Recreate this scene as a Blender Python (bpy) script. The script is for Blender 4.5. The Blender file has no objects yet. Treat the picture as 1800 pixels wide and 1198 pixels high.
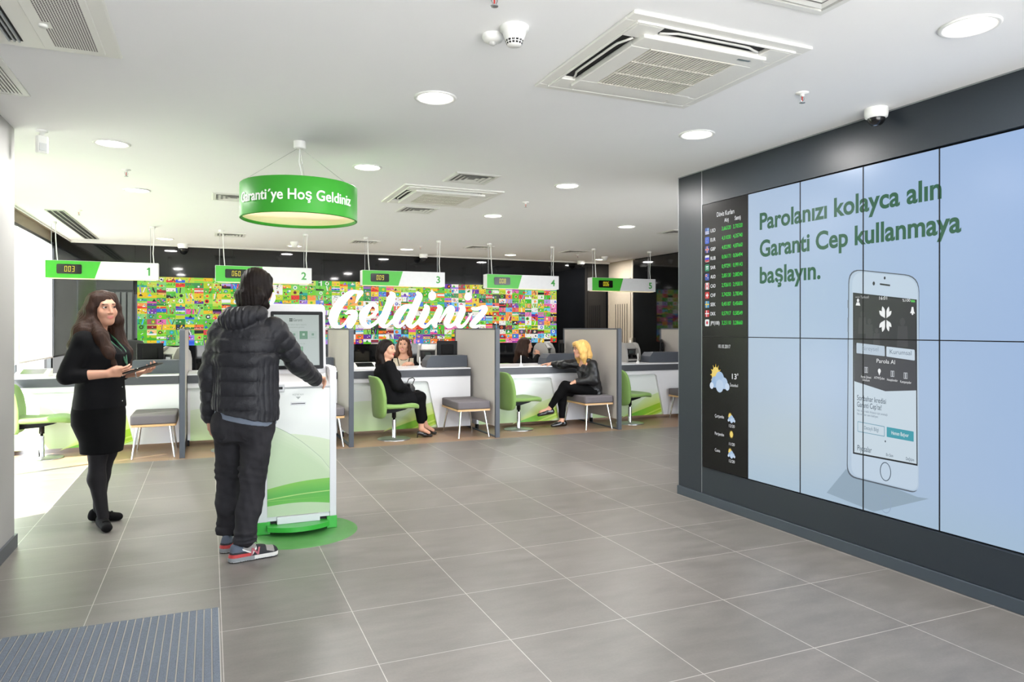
import bpy, bmesh, math, random
import numpy as np
from mathutils import Vector, Matrix, Euler

C = bpy.context.scene
COL = C.collection
PI = math.pi
rnd = random.Random(7)

# ---------------------------------------------------------------- camera
cam_data = bpy.data.cameras.new('camera')
cam = bpy.data.objects.new('camera', cam_data)
COL.objects.link(cam)
cam.location = (0, 0, 1.405)
cam.rotation_euler = (PI/2, 0, -0.40372)
cam_data.sensor_width = 36.0
cam_data.lens = 1245.2/1800*36
cam_data.shift_y = -(599-576.2)/1800
cam_data.clip_start = 0.05
C.camera = cam

# ---------------------------------------------------------------- world, sun, exposure
C.view_settings.view_transform = 'Standard'
C.view_settings.look = 'None'
C.view_settings.exposure = 0.70
C.view_settings.gamma = 1.0
C.view_settings.use_curve_mapping = False
C.cycles.use_denoising = True
C.cycles.max_bounces = 8
C.cycles.diffuse_bounces = 5
C.cycles.glossy_bounces = 4
C.cycles.transmission_bounces = 6
C.cycles.sample_clamp_indirect = 6.0
C.cycles.caustics_reflective = False
C.cycles.caustics_refractive = False

world = bpy.data.worlds.new('sky')
C.world = world
world.use_nodes = True
bg = world.node_tree.nodes['Background']
bg.inputs['Color'].default_value = (0.86, 0.93, 1.0, 1)
bg.inputs['Strength'].default_value = 5.2

sun_data = bpy.data.lights.new('sun', 'SUN')
sun_data.energy = 15.0
sun_data.angle = 0.009
sun_data.color = (1.0, 0.95, 0.86)
sun = bpy.data.objects.new('sun', sun_data)
COL.objects.link(sun)
sun.rotation_euler = Vector((1.0, 0.57, -1.02)).to_track_quat('-Z', 'Y').to_euler()
sun.location = (-6, 2, 6)

def portal(loc, rot, sx, sy):
    d = bpy.data.lights.new('window_portal', 'AREA')
    d.shape = 'RECTANGLE'; d.size = sx; d.size_y = sy; d.energy = 1
    d.cycles.is_portal = True
    o = bpy.data.objects.new('window_portal', d)
    COL.objects.link(o); o.location = loc; o.rotation_euler = rot
portal((1.3, -1.22, 1.33), (PI/2, 0, PI), 4.8, 2.6)          # the glass front behind the camera
portal((-2.12, 8.9, 1.35), (0, -PI/2, 0), 2.5, 6.1)          # the side window

# ---------------------------------------------------------------- helpers
def lin(c):
    def f(v):
        v /= 255.0
        return v/12.92 if v <= 0.04045 else ((v+0.055)/1.055)**2.4
    return tuple(f(v) for v in c[:3])+(1.0,)

def PM(name, rgb, rough=0.5, metal=0.0, noise=None, bump=None, spec=0.5, emis=None, coat=0.0, stretch=(1,1,1), trans=0.0, sheen=0.0):
    """principled material with procedural tone variation and bump"""
    m = bpy.data.materials.new(name); m.use_nodes = True
    nt = m.node_tree; b = nt.nodes['Principled BSDF']
    b.inputs['Base Color'].default_value = lin(rgb)
    b.inputs['Roughness'].default_value = rough
    b.inputs['Metallic'].default_value = metal
    b.inputs['Specular IOR Level'].default_value = spec
    b.inputs['Coat Weight'].default_value = coat
    b.inputs['Transmission Weight'].default_value = trans
    b.inputs['Sheen Weight'].default_value = sheen
    if emis:
        b.inputs['Emission Color'].default_value = lin(emis[0]); b.inputs['Emission Strength'].default_value = emis[1]
    tc = nt.nodes.new('ShaderNodeTexCoord'); mp = nt.nodes.new('ShaderNodeMapping')
    mp.inputs['Scale'].default_value = stretch
    nt.links.new(tc.outputs['Object'], mp.inputs['Vector'])
    sc, amt = noise or (18.0, 0.05)
    n = nt.nodes.new('ShaderNodeTexNoise'); n.inputs['Scale'].default_value = sc; n.inputs['Detail'].default_value = 4
    nt.links.new(mp.outputs['Vector'], n.inputs['Vector'])
    mx = nt.nodes.new('ShaderNodeMix'); mx.data_type = 'RGBA'; mx.blend_type = 'MIX'
    c = lin(rgb)
    mx.inputs[6].default_value = tuple(v*(1-amt) for v in c[:3])+(1,)
    mx.inputs[7].default_value = tuple(min(1, v*(1+amt)) for v in c[:3])+(1,)
    nt.links.new(n.outputs['Fac'], mx.inputs[0]); nt.links.new(mx.outputs[2], b.inputs['Base Color'])
    if bump:
        n2 = nt.nodes.new('ShaderNodeTexNoise'); n2.inputs['Scale'].default_value = bump[0]; n2.inputs['Detail'].default_value = 3
        nt.links.new(mp.outputs['Vector'], n2.inputs['Vector'])
        bp = nt.nodes.new('ShaderNodeBump'); bp.inputs['Strength'].default_value = bump[1]; bp.inputs['Distance'].default_value = 0.01
        nt.links.new(n2.outputs['Fac'], bp.inputs['Height']); nt.links.new(bp.outputs['Normal'], b.inputs['Normal'])
    return m

def VCM(name, rough=0.5, emis=0.0, spec=0.5, coat=0.0, base=True):
    """material that reads the mesh's own printed colours"""
    m = bpy.data.materials.new(name); m.use_nodes = True
    nt = m.node_tree; b = nt.nodes['Principled BSDF']
    a = nt.nodes.new('ShaderNodeAttribute'); a.attribute_name = 'print'
    if base: nt.links.new(a.outputs['Color'], b.inputs['Base Color'])
    else: b.inputs['Base Color'].default_value=(0.012,0.012,0.013,1)
    b.inputs['Roughness'].default_value = rough; b.inputs['Specular IOR Level'].default_value = spec
    b.inputs['Coat Weight'].default_value = coat
    if emis:
        nt.links.new(a.outputs['Color'], b.inputs['Emission Color']); b.inputs['Emission Strength'].default_value = emis
    return m

def tag(o, label=None, cat=None, group=None, kind=None):
    if label: o['label'] = label
    if cat: o['category'] = cat
    if group: o['group'] = group
    if kind: o['kind'] = kind
    return o

def thing(name, label, cat, loc=(0,0,0), rz=0.0, group=None):
    o = bpy.data.objects.new(name, None); COL.objects.link(o)
    o.empty_display_size = 0.1
    o.location = loc; o.rotation_euler = (0,0,rz)
    return tag(o, label, cat, group)

def copy_tree(o, parent=None):
    c = o.copy(); COL.objects.link(c)
    if parent is not None: c.parent = parent
    for ch in list(o.children): copy_tree(ch, c)
    return c

class MB:
    """collects shapes and links them as ONE mesh object"""
    def __init__(s): s.v=[]; s.f=[]; s.m=[]; s.c=[]; s.sm=[]
    def add(s, vs, fs, mat=0, col=None, smooth=False):
        b=len(s.v); s.v.extend([tuple(float(q) for q in p) for p in vs])
        for f in fs:
            s.f.append([b+i for i in f]); s.m.append(mat); s.c.append(col); s.sm.append(smooth)
        return s
    def box(s, x0,y0,z0,x1,y1,z1, mat=0, col=None):
        x0,x1=min(x0,x1),max(x0,x1); y0,y1=min(y0,y1),max(y0,y1); z0,z1=min(z0,z1),max(z0,z1)
        v=[(x0,y0,z0),(x1,y0,z0),(x1,y1,z0),(x0,y1,z0),(x0,y0,z1),(x1,y0,z1),(x1,y1,z1),(x0,y1,z1)]
        return s.add(v,[(0,3,2,1),(4,5,6,7),(0,1,5,4),(1,2,6,5),(2,3,7,6),(3,0,4,7)],mat,col)
    def prism(s, poly, d0, d1, axis='z', mat=0, col=None, smooth=False):
        """poly: 2-D outline; extruded between d0 and d1 along axis. axis x: poly=(y,z); y: (x,z); z: (x,y)"""
        n=len(poly)
        def P(p,d): return {'x':(d,p[0],p[1]),'y':(p[0],d,p[1]),'z':(p[0],p[1],d)}[axis]
        v=[P(p,d0) for p in poly]+[P(p,d1) for p in poly]
        s.add(v,[tuple(range(n))[::-1],tuple(range(n,2*n))],mat,col)
        return s.add(v,[(i,(i+1)%n,n+(i+1)%n,n+i) for i in range(n)],mat,col,smooth)
    def lathe(s, prof, center=(0,0,0), n=32, mat=0, col=None, axis='z', smooth=True, sx=1, sy=1):
        cx,cy,cz=center; v=[]; f=[]
        for r,h in prof:
            for i in range(n):
                a=2*PI*i/n; x,y=r*math.cos(a)*sx,r*math.sin(a)*sy
                v.append({'z':(cx+x,cy+y,cz+h),'x':(cx+h,cy+x,cz+y),'y':(cx+x,cy+h,cz+y)}[axis])
        k=len(prof)
        for j in range(k-1):
            for i in range(n): f.append((j*n+i,j*n+(i+1)%n,(j+1)*n+(i+1)%n,(j+1)*n+i))
        s.add(v,f,mat,col,smooth)
        caps=[]
        if prof[0]==prof[-1]: return s
        if prof[0][0]>1e-5: caps.append(tuple(range(n))[::-1])
        if prof[-1][0]>1e-5: caps.append(tuple(range((k-1)*n,k*n)))
        if caps: s.add(v,caps,mat,col,False)
        return s
    def tube(s, pts, r, n=10, mat=0, col=None, closed=False):
        """swept round bar; r a number or one radius per point"""
        pts=[Vector(p) for p in pts]; k=len(pts)
        rs=[r]*k if not hasattr(r,'__len__') else r
        v=[]; up=None
        for i,p in enumerate(pts):
            if closed: t=pts[(i+1)%k]-pts[i-1]
            else: t=(pts[min(i+1,k-1)]-pts[max(i-1,0)])
            t.normalize()
            if up is None:
                up=Vector((0,0,1)) if abs(t.z)<0.9 else Vector((1,0,0))
            a=t.cross(up); a.normalize(); b=a.cross(t); b.normalize(); up=b
            for j in range(n):
                q=2*PI*j/n; v.append(p+a*(rs[i]*math.cos(q))+b*(rs[i]*math.sin(q)))
        f=[]
        for i in range(k if closed else k-1):
            for j in range(n):
                i2=(i+1)%k
                f.append((i*n+j,i*n+(j+1)%n,i2*n+(j+1)%n,i2*n+j))
        s.add(v,f,mat,col,True)
        if not closed: s.add(v,[tuple(range(n))[::-1],tuple(range((k-1)*n,k*n))],mat,col)
        return s
    def quad(s,a,b,c,d,mat=0,col=None): return s.add([a,b,c,d],[(0,1,2,3)],mat,col)
    def build(s, name, mats, parent=None, bevel=0.0, world=False, seg=2, fn=None):
        me=bpy.data.meshes.new(name)
        v=s.v
        if fn: v=[fn(p) for p in v]
        if world and parent is not None:
            p=parent
            off=Vector((0,0,0))
            while p is not None: off+=p.location; p=p.parent
            v=[(q[0]-off.x,q[1]-off.y,q[2]-off.z) for q in v]
        me.from_pydata(v,[],s.f)
        mats=mats if isinstance(mats,(list,tuple)) else [mats]
        for m in mats: me.materials.append(m)
        me.polygons.foreach_set('material_index',s.m)
        me.polygons.foreach_set('use_smooth',s.sm)
        if any(c is not None for c in s.c):
            at=me.color_attributes.new('print','FLOAT_COLOR','CORNER')
            arr=[]
            for f,c in zip(s.f,s.c):
                arr.extend(list(lin(c) if c is not None else (1,1,1,1))*len(f))
            at.data.foreach_set('color',arr)
        me.update()
        o=bpy.data.objects.new(name,me); COL.objects.link(o)
        if parent is not None: o.parent=parent
        if bevel>0:
            bm=o.modifiers.new('edges','BEVEL'); bm.width=bevel; bm.segments=seg; bm.limit_method='ANGLE'; bm.angle_limit=0.7
            for p in me.polygons: p.use_smooth=False
        return o

def rrect(x0,y0,x1,y1,r,n=6):
    out=[]
    for cx,cy,a0 in ((x1-r,y0+r,-90),(x1-r,y1-r,0),(x0+r,y1-r,90),(x0+r,y0+r,180)):
        for i in range(n+1):
            a=math.radians(a0+90*i/n); out.append((cx+r*math.cos(a),cy+r*math.sin(a)))
    return out

_txt={}
def text_mesh(body, bold=0.0, extrude=0.0):
    """outline letters as verts and faces at cap size 1"""
    key=(body,bold,extrude)
    if key in _txt: return _txt[key]
    cu=bpy.data.curves.new('lettering','FONT'); cu.body=body; cu.size=1.0; cu.offset=bold; cu.extrude=extrude
    cu.resolution_u=4
    o=bpy.data.objects.new('lettering',cu); COL.objects.link(o)
    bpy.context.view_layer.update()
    dg=bpy.context.evaluated_depsgraph_get()
    me=bpy.data.meshes.new_from_object(o.evaluated_get(dg))
    v=[tuple(p.co) for p in me.vertices]; f=[tuple(p.vertices) for p in me.polygons]
    bpy.data.objects.remove(o); bpy.data.curves.remove(cu); bpy.data.meshes.remove(me)
    _txt[key]=(v,f); return v,f

def put_text(mb, body, fn, width=None, height=None, align='l', mat=0, col=None, bold=0.0, thick=0.0):
    """letters into mb. fn(u,v,w): flat text coordinates (metres) to a point; height = capital height"""
    v,f=text_mesh(body,bold,0.02 if thick else 0.0)
    xs=[p[0] for p in v]; x0,x1=min(xs),max(xs)
    sy=(height/0.70) if height else None
    sx=width/(x1-x0) if width else sy
    if sy is None: sy=sx
    w=(x1-x0)*sx
    o={'l':0,'c':-w/2,'r':-w}[align]
    mb.add([fn((p[0]-x0)*sx+o,p[1]*sy,(p[2]/0.02*thick if thick else 0)) for p in v],f,mat,col)

def struct(o): o['kind']='structure'; return o

SEG={'0':'abcdef','1':'bc','2':'abged','3':'abgcd','4':'fgbc','5':'afgcd','6':'afgedc','7':'abc','8':'abcdefg','9':'abfgcd'}
def seven_seg(mb, text, fn, h, col=None, mat=0):
    w=h*0.40; t=h*0.10; x=0
    for ch in text:
        for sgm in SEG[ch]:
            a,b,c,d={'a':(0,h-t,w,h),'g':(0,h/2-t/2,w,h/2+t/2),'d':(0,0,w,t),'f':(0,h/2,t,h),'b':(w-t,h/2,w,h),'e':(0,0,t,h/2),'c':(w-t,0,w,h/2)}[sgm]
            g=t*0.22
            mb.quad(fn(x+a+g,b+g),fn(x+c-g,b+g),fn(x+c-g,d-g),fn(x+a+g,d-g),mat,col)
        x+=w*1.42
    return x

def band(mb, P, u0, u1, lo, hi, col, lift=0.0, n=48, m=1):
    """smooth printed band between two curves; P(u,v,lift) gives the point, col(u,t) its colour"""
    for i in range(n):
        a,b=u0+(u1-u0)*i/n,u0+(u1-u0)*(i+1)/n
        la,ha,lb,hb=lo(a),hi(a),lo(b),hi(b)
        if ha<=la and hb<=lb: continue
        ha=max(ha,la); hb=max(hb,lb)
        for k in range(m):
            s,e=k/m,(k+1)/m
            mb.quad(P(a,la+(ha-la)*s,lift),P(b,lb+(hb-lb)*s,lift),P(b,lb+(hb-lb)*e,lift),P(a,la+(ha-la)*e,lift),0,col((a+b)/2,(s+e)/2))
# ---------------------------------------------------------------- materials of the room
m_white  = PM('ceiling_paint',(244,244,245),0.9,noise=(3,0.012))
m_trimw  = PM('white_enamel',(236,236,233),0.45)
m_blackg = PM('black_glass',(14,15,17),0.045,noise=(2,0.1),spec=0.5)
m_slate  = PM('slate_glass',(41,47,53),0.34,noise=(60,0.06),spec=0.3)
m_slate2 = PM('slate_skirting',(58,66,74),0.35)
m_steel  = PM('brushed_steel',(190,192,194),0.28,1.0,noise=(40,0.06),stretch=(1,1,20))
m_chrome = PM('chrome',(215,216,218),0.08,1.0)
m_beige  = PM('beige_panel',(168,156,138),0.6)
m_dark   = PM('dark_recess',(16,16,17),0.7)
m_colwall= PM('pale_grey_wall',(158,157,155),0.5,noise=(4,0.03))
m_lampin = PM('light_diffuser',(255,252,245),0.5,emis=((255,250,240),5.0))

def floor_material(name, tone, grout, x0, y0, size, rough, warm):
    m=bpy.data.materials.new(name); m.use_nodes=True; nt=m.node_tree; b=nt.nodes['Principled BSDF']
    N=nt.nodes.new; L=nt.links.new
    geo=N('ShaderNodeNewGeometry'); mp=N('ShaderNodeMapping'); mp.vector_type='POINT'
    mp.inputs['Location'].default_value=(-x0,-y0,0)
    L(geo.outputs['Position'],mp.inputs['Vector'])
    br=N('ShaderNodeTexBrick'); br.offset=0.0; br.squash=1.0
    br.inputs['Scale'].default_value=1.0; br.inputs['Brick Width'].default_value=size[0]; br.inputs['Row Height'].default_value=size[1]
    br.inputs['Mortar Size'].default_value=0.0022; br.inputs['Mortar Smooth'].default_value=0.3; br.inputs['Bias'].default_value=0.0
    a=lin(tone); w=lin(warm)
    br.inputs['Color1'].default_value=a; br.inputs['Color2'].default_value=w; br.inputs['Mortar'].default_value=lin(grout)
    L(mp.outputs['Vector'],br.inputs['Vector'])
    mp2=N('ShaderNodeMapping'); mp2.inputs['Scale'].default_value=(2.2,6.0,1); L(geo.outputs['Position'],mp2.inputs['Vector'])
    n1=N('ShaderNodeTexNoise'); n1.inputs['Scale'].default_value=1.6; n1.inputs['Detail'].default_value=8; n1.inputs['Roughness'].default_value=0.62
    L(mp2.outputs['Vector'],n1.inputs['Vector'])
    n2=N('ShaderNodeTexNoise'); n2.inputs['Scale'].default_value=90; n2.inputs['Detail'].default_value=2; L(geo.outputs['Position'],n2.inputs['Vector'])
    r=N('ShaderNodeMapRange'); r.inputs[1].default_value=0.3; r.inputs[2].default_value=0.7; r.inputs[3].default_value=0.84; r.inputs[4].default_value=1.16
    L(n1.outputs['Fac'],r.inputs[0])
    r2=N('ShaderNodeMapRange'); r2.inputs[1].default_value=0.3; r2.inputs[2].default_value=0.7; r2.inputs[3].default_value=0.96; r2.inputs[4].default_value=1.04
    L(n2.outputs['Fac'],r2.inputs[0])
    mu=N('ShaderNodeMath'); mu.operation='MULTIPLY'; L(r.outputs[0],mu.inputs[0]); L(r2.outputs[0],mu.inputs[1])
    mx=N('ShaderNodeMix'); mx.data_type='RGBA'; mx.blend_type='MULTIPLY'; mx.inputs[0].default_value=1
    L(br.outputs['Color'],mx.inputs[6]); L(mu.outputs[0],mx.inputs[7]); L(mx.outputs[2],b.inputs['Base Color'])
    rr=N('ShaderNodeMapRange'); rr.inputs[3].default_value=rough-0.05; rr.inputs[4].default_value=rough+0.08; L(n1.outputs['Fac'],rr.inputs[0]); L(rr.outputs[0],b.inputs['Roughness'])
    bp=N('ShaderNodeBump'); bp.inputs['Strength'].default_value=0.12; bp.inputs['Distance'].default_value=0.004
    L(br.outputs['Fac'],bp.inputs['Height']); bp.invert=True; L(bp.outputs['Normal'],b.inputs['Normal'])
    return m
m_floor = floor_material('grey_stone_tile',(107,103,99),(176,170,165),-0.545-0.598*6,3.543-0.601*12,(0.598,0.601),0.36,(112,107,103))
m_brown = floor_material('brown_wood_look_tile',(150,122,98),(120,98,80),-2.2,8.36,(0.9,0.45),0.38,(144,116,93))

# ---------------------------------------------------------------- floor, ceiling, walls
struct(MB().box(-2.2,-1.25,-0.12,7.3,8.36,0.0).build('floor',m_floor))
struct(MB().box(-2.2,8.36,-0.12,7.3,12.2,0.0).build('floor_back',m_brown))
struct(MB().box(-40,-40,-0.30,40,40,-0.16).build('pavement',PM('outdoor_paving',(222,220,216),0.9)))
struct(MB().box(-1.86,-1.25,2.68,7.35,12.2,2.80).build('ceiling',m_white))
struct(MB().box(-2.2,-1.25,2.79,-1.86,12.2,2.90).build('ceiling_pocket',PM('pocket_shade_beige',(196,188,172),0.9)))  # beige puts the shade of the curtain pocket into the ceiling colour
struct(MB().box(-2.2,5.7,2.64,-2.10,12.06,2.90).build('wall_window_head',PM('window_head_beige',(192,184,166),0.8)))
struct(MB().box(-1.862,5.0,2.66,-1.855,12.06,2.69).build('trim_1',m_trimw))
# back wall: black glass with panel joints
bw=MB()
xs=[-2.2,-1.03,0.35,1.75,3.15,4.55,6.05,6.64,7.24]
for a,b in zip(xs[:-1],xs[1:]): bw.box(a+0.0015,12.06,0.0,b-0.0015,12.10,2.655)
bw.box(-2.2,12.10,0,7.24,12.16,2.68,1); bw.box(-2.2,12.06,2.655,-1.86,12.16,2.95)
struct(bw.build('wall_back',[m_blackg,m_dark]))
struct(MB().box(-1.86,12.02,2.655,7.24,12.06,2.68).build('trim_2',PM('cornice_white',(214,212,206),0.6)))
# right side wall of the counter hall
struct(MB().box(7.22,11.16,0.0,7.34,12.2,2.68).build('wall_right',m_beige))
rg=MB()
for a,b in ((8.0,9.55),(9.553,11.16)): rg.box(7.20,a,0.0,7.24,b,2.655)
rg.box(7.24,4.9,0,7.34,11.16,2.68,1)
struct(rg.build('wall_right_glass',[PM('smoked_glass',(17,18,18),0.05,spec=0.55),m_dark]))
struct(MB().box(7.19,11.155,0.0,7.235,11.215,2.68).build('trim_3',PM('pillar_beige',(176,166,150),0.55)))
# beige built-in door with vertical battens on the right wall
dg_=thing('door_1','beige flush door with vertical dark grooves beside the black glass wall','door',(7.215,11.62,0))
MB().box(-0.02,-0.36,0.0,0.0,0.36,2.30).build('door_leaf',m_beige,dg_,0.004)
gr=MB()
for i in range(6): gr.box(-0.024,-0.27+0.08*i,0.25,-0.019,-0.255+0.08*i,1.86)
gr.build('groove',m_dark,dg_)
fr=MB(); fr.box(-0.035,-0.40,0,0,-0.36,2.34); fr.box(-0.035,0.36,0,0,0.40,2.34); fr.box(-0.035,-0.40,2.30,0,0.40,2.34)
fr.build('door_frame',m_beige,dg_,0.003); dg_['kind']='structure'
# left: wall stub next to the camera side
struct(MB().box(-1.45,-1.25,0,-1.15,5.43,2.68).build('wall_left',m_colwall))
sk=MB(); sk.box(-1.15,-1.25,0,-1.135,5.43,0.085); sk.box(-1.45,5.43,0,-1.135,5.445,0.085)
struct(sk.build('baseboard_left',PM('grey_skirting',(74,78,84),0.4)))
struct(MB().box(-2.2,-1.25,0,-2.12,5.72,2.85).build('wall_outer',m_colwall))
# front of the building behind the camera: posts and head of the shop glass
wf=MB()
for x in (-2.2,-1.2,0.4,2.0,3.6): wf.box(x,-1.28,0,x+0.06,-1.22,2.68)
wf.box(-2.2,-1.28,2.60,4.3,-1.22,2.80)
struct(wf.build('window_1',PM('shopfront_frame',(90,94,98),0.4,0.3)))
# side window: slim dark frame, glass, roller blinds
w2=MB(); w2.box(-2.16,5.72,0.0,-2.08,12.06,0.10); w2.box(-2.16,5.72,2.605,-2.08,12.06,2.64)
for y in (5.72,7.86,9.98,12.0): w2.box(-2.15,y,0.1,-2.10,y+0.05,2.62)
struct(w2.build('window_2',PM('window_frame_dark',(58,62,64),0.4)))
def blind_material():
    m=bpy.data.materials.new('roller_blind_cloth'); m.use_nodes=True; nt=m.node_tree; N=nt.nodes.new; L=nt.links.new
    out=nt.nodes['Material Output']; nt.nodes.remove(nt.nodes['Principled BSDF'])
    geo=N('ShaderNodeNewGeometry'); sep=N('ShaderNodeSeparateXYZ'); L(geo.outputs['Position'],sep.inputs[0])
    # printed pale green sweep: distance from a big circle centre
    def M(op,a,b=None,v=None):
        n=N('ShaderNodeMath'); n.operation=op
        for i,x in enumerate((a,b)):
            if x is None: continue
            if isinstance(x,(int,float)): n.inputs[i].default_value=x
            else: L(x,n.inputs[i])
        return n.outputs[0]
    dy=M('SUBTRACT',sep.outputs['Y'],8.2); dz=M('SUBTRACT',sep.outputs['Z'],-0.4)
    r=M('SQRT',M('ADD',M('MULTIPLY',dy,dy),M('MULTIPLY',dz,dz)))
    ramp=N('ShaderNodeValToRGB'); e=ramp.color_ramp.elements
    e[0].position=0.0; e[0].color=lin((214,232,196)); e[1].position=1.0; e[1].color=lin((238,240,236))
    L(M('DIVIDE',M('SUBTRACT',r,2.5),0.6),ramp.inputs[0])
    d=N('ShaderNodeBsdfDiffuse'); t=N('ShaderNodeBsdfTranslucent'); mix=N('ShaderNodeMixShader'); mix.inputs[0].default_value=0.45
    L(ramp.outputs[0],d.inputs[0]); L(ramp.outputs[0],t.inputs[0]); L(d.outputs[0],mix.inputs[1]); L(t.outputs[0],mix.inputs[2]); L(mix.outputs[0],out.inputs[0])
    return m
m_blind=blind_material()
for i,(a,b,lab) in enumerate(((5.78,7.85,'white roller blind in the side window bay nearest the pale wall end'),(7.92,9.97,'white roller blind in the middle bay of the side window'),(10.04,11.99,'white roller blind with pale green sweep in the far bay by the black wall'))):
    t=thing('roller_blind',lab,'blind',(-2.085,(a+b)/2,2.60),0,'roller blinds of the side window')
    MB().box(-0.002,a-(a+b)/2,-1.60,0.002,b-(a+b)/2,0).build('cloth',m_blind,t)
    MB().box(-0.010,a-(a+b)/2,-1.625,0.010,b-(a+b)/2,-1.60).build('hem_bar',m_trimw,t,0.004)
# ---------------------------------------------------------------- the dark wall that carries the screens
bx=MB()
bx.box(3.665,4.672,0.075,4.2,4.976,2.672)          # far end pier
bx.box(3.665,-1.25,2.398,4.2,4.666,2.672)
bx.box(3.665,-1.25,0.075,4.2,4.666,0.286)
bx.box(3.665,-1.25,0.286,4.2,1.64,2.398)
bx.box(3.80,1.60,0.286,4.2,4.70,2.398,1)
struct(bx.build('wall_screens',[m_slate,m_dark]))
tr=MB(); tr.box(3.6645,4.666,0.075,3.667,4.672,2.672); tr.box(3.663,4.974,0.075,3.667,4.977,2.672); tr.box(3.662,-1.25,2.672,3.7,4.98,2.68)
struct(tr.build('trim_4',PM('aluminium_edge',(160,165,168),0.35,0.8)))
sk=MB(); sk.box(3.655,-1.25,0,4.2,4.986,0.072)
struct(sk.build('baseboard_right',m_slate2,None,0.003))
# ---------------------------------------------------------------- things on the ceiling (ceiling at 2.68)
CE = 2.68
def make_downlight(r=0.095):
    t=thing('downlight','x','ceiling light')
    MB().lathe([(r+0.022,-0.001),(r+0.022,-0.006),(r+0.012,-0.010),(r,-0.006),(r,-0.001)],n=40).build('trim_ring',m_trimw,t)
    MB().lathe([(r,-0.004),(0.0,-0.004)],n=40).build('diffuser',m_lampin,t)
    return t
DL=[(1.15,3.77,'round recessed light in the ceiling left of the large near air conditioner'),
    (2.95,1.99,'largest round recessed light, at the top right corner of the ceiling'),
    (-.62,5.58,'round recessed light beside the small white motion sensor on the left'),
    (-.617,7.38,'round recessed light behind the sprinkler on the left side of the ceiling'),
    (1.15,5.61,'round recessed light just right of the green ring lamp'),
    (2.95,3.81,'round recessed light left of the dome camera over the screens'),
    (2.947,5.64,'round recessed light right of the middle air conditioner'),
    (2.96,7.48,'round recessed light behind and right of the middle air conditioner'),
    (4.82,7.62,'round recessed light nearest to the slate pier on the right'),
    (2.94,11.22,'round recessed light near the back wall behind hanging sign 3'),
    (4.82,11.35,'round recessed light near the back wall behind hanging sign 4'),
    (6.68,11.45,'round recessed light near the beige door, above hanging sign 5'),
    (1.22,11.45,'round recessed light near the back wall, behind a ceiling detector'),
    (-.58,11.25,'round recessed light near the back wall behind hanging sign 1'),
    (1.15,7.45,'round recessed light behind the green ring lamp')]
proto=make_downlight()
for i,(x,y,lab) in enumerate(DL):
    o=proto if i==0 else copy_tree(proto)
    o.location=(x,y,CE); o['label']=lab; o['group']='recessed ceiling lights'
    d=bpy.data.lights.new('lamp','AREA'); d.shape='DISK'; d.size=0.18; d.energy=9; d.color=(1.0,0.975,0.955)
    lo=bpy.data.objects.new('lamp',d); COL.objects.link(lo); lo.parent=o; lo.location=(0,0,-0.013)

# four-way cassette air conditioners
m_ac=PM('cassette_plastic',(232,231,226),0.42,noise=(6,0.01)); m_acg=PM('cassette_grille',(214,210,200),0.5)
def make_cassette():
    t=thing('air_conditioner','x','air conditioner')
    fr=MB(); o,s0,s1=0.475,0.352,0.412
    # frame: rings around four louvre slots
    def ring(a,b,z0,z1):
        fr.box(-a,-a,z0,a,-b,z1); fr.box(-a,b,z0,a,a,z1); fr.box(-a,-b,z0,-b,b,z1); fr.box(b,-b,z0,a,b,z1)
    ring(o,s1,-0.014,0.0); ring(o-0.05,s1,-0.022,-0.012)
    for sx in (-1,1):
        for sy in (-1,1): fr.box(sx*0.285,sy*0.285,-0.022,sx*s1,sy*s1,0)
    fr.build('frame',m_ac,t,0.004)
    MB().box(-s1,-s1,-0.004,s1,s1,0.0).build('slot_backing',m_dark,t)
    pn=MB(); a=0.335
    pn.box(-a,-a,-0.036,a,-0.235,-0.006); pn.box(-a,0.235,-0.036,a,a,-0.006); pn.box(-a,-0.235,-0.036,-0.235,0.235,-0.006); pn.box(0.235,-0.235,-0.036,a,0.235,-0.006)
    pn.box(-0.235,-0.235,-0.016,0.235,0.235,-0.006)
    pn.build('intake_panel',m_ac,t,0.006)
    g=MB()
    for i in range(27):
        x=-0.226+0.452*i/26; g.box(x-0.0052,-0.235,-0.037,x+0.0052,0.235,-0.022)
    for y in (-0.232,-0.078,0.078,0.232): g.box(-0.235,y-0.004,-0.0385,0.235,y+0.004,-0.022)
    g.build('grille',m_acg,t)
    for k in (1,2):
        c,s=[(0,1),(-1,0)][k-1]; v=MB(); v.box(-0.283,-0.410,-0.021,0.283,-0.338,-0.012); v.v=[(p[0]*c-p[1]*s,p[0]*s+p[1]*c,p[2]) for p in v.v]; v.build('louvre_vane',m_ac,t,0.003)
    for k in (0,3):
        v=MB(); n=14; pts=[]
        for i in range(n+1):
            u=-0.27+0.54*i/n; e=min(1,(0.27-abs(u))/0.09); e=e*e*(3-2*e)
            pts.append((u,-0.352-0.030*e))
        top=[(u,y) for u,y in pts]; inner=[(u,-0.372-0.03*(1 if abs(u)<0.2 else 0.2)) for u,y in pts]
        vs=[];fs=[]
        for i,(u,y) in enumerate(pts):
            vs+=[(u,y-0.004,-0.014),(u,y+0.005,-0.020)]
        for i in range(n): fs.append((2*i,2*i+1,2*i+3,2*i+2))
        c,s=math.cos(k*PI/2),math.sin(k*PI/2)
        vs=[(p[0]*c-p[1]*s,p[0]*s+p[1]*c,p[2]) for p in vs]
        v.add(vs,fs,0,None,True)
        ob=v.build('louvre_vane',m_ac,t); so=ob.modifiers.new('t','SOLIDIFY'); so.thickness=0.003
    l=MB(); l.box(0.20,-0.302,-0.0375,0.27,-0.288,-0.0355); l.build('badge',m_steel,t)
    return t
ac=make_cassette()
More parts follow.
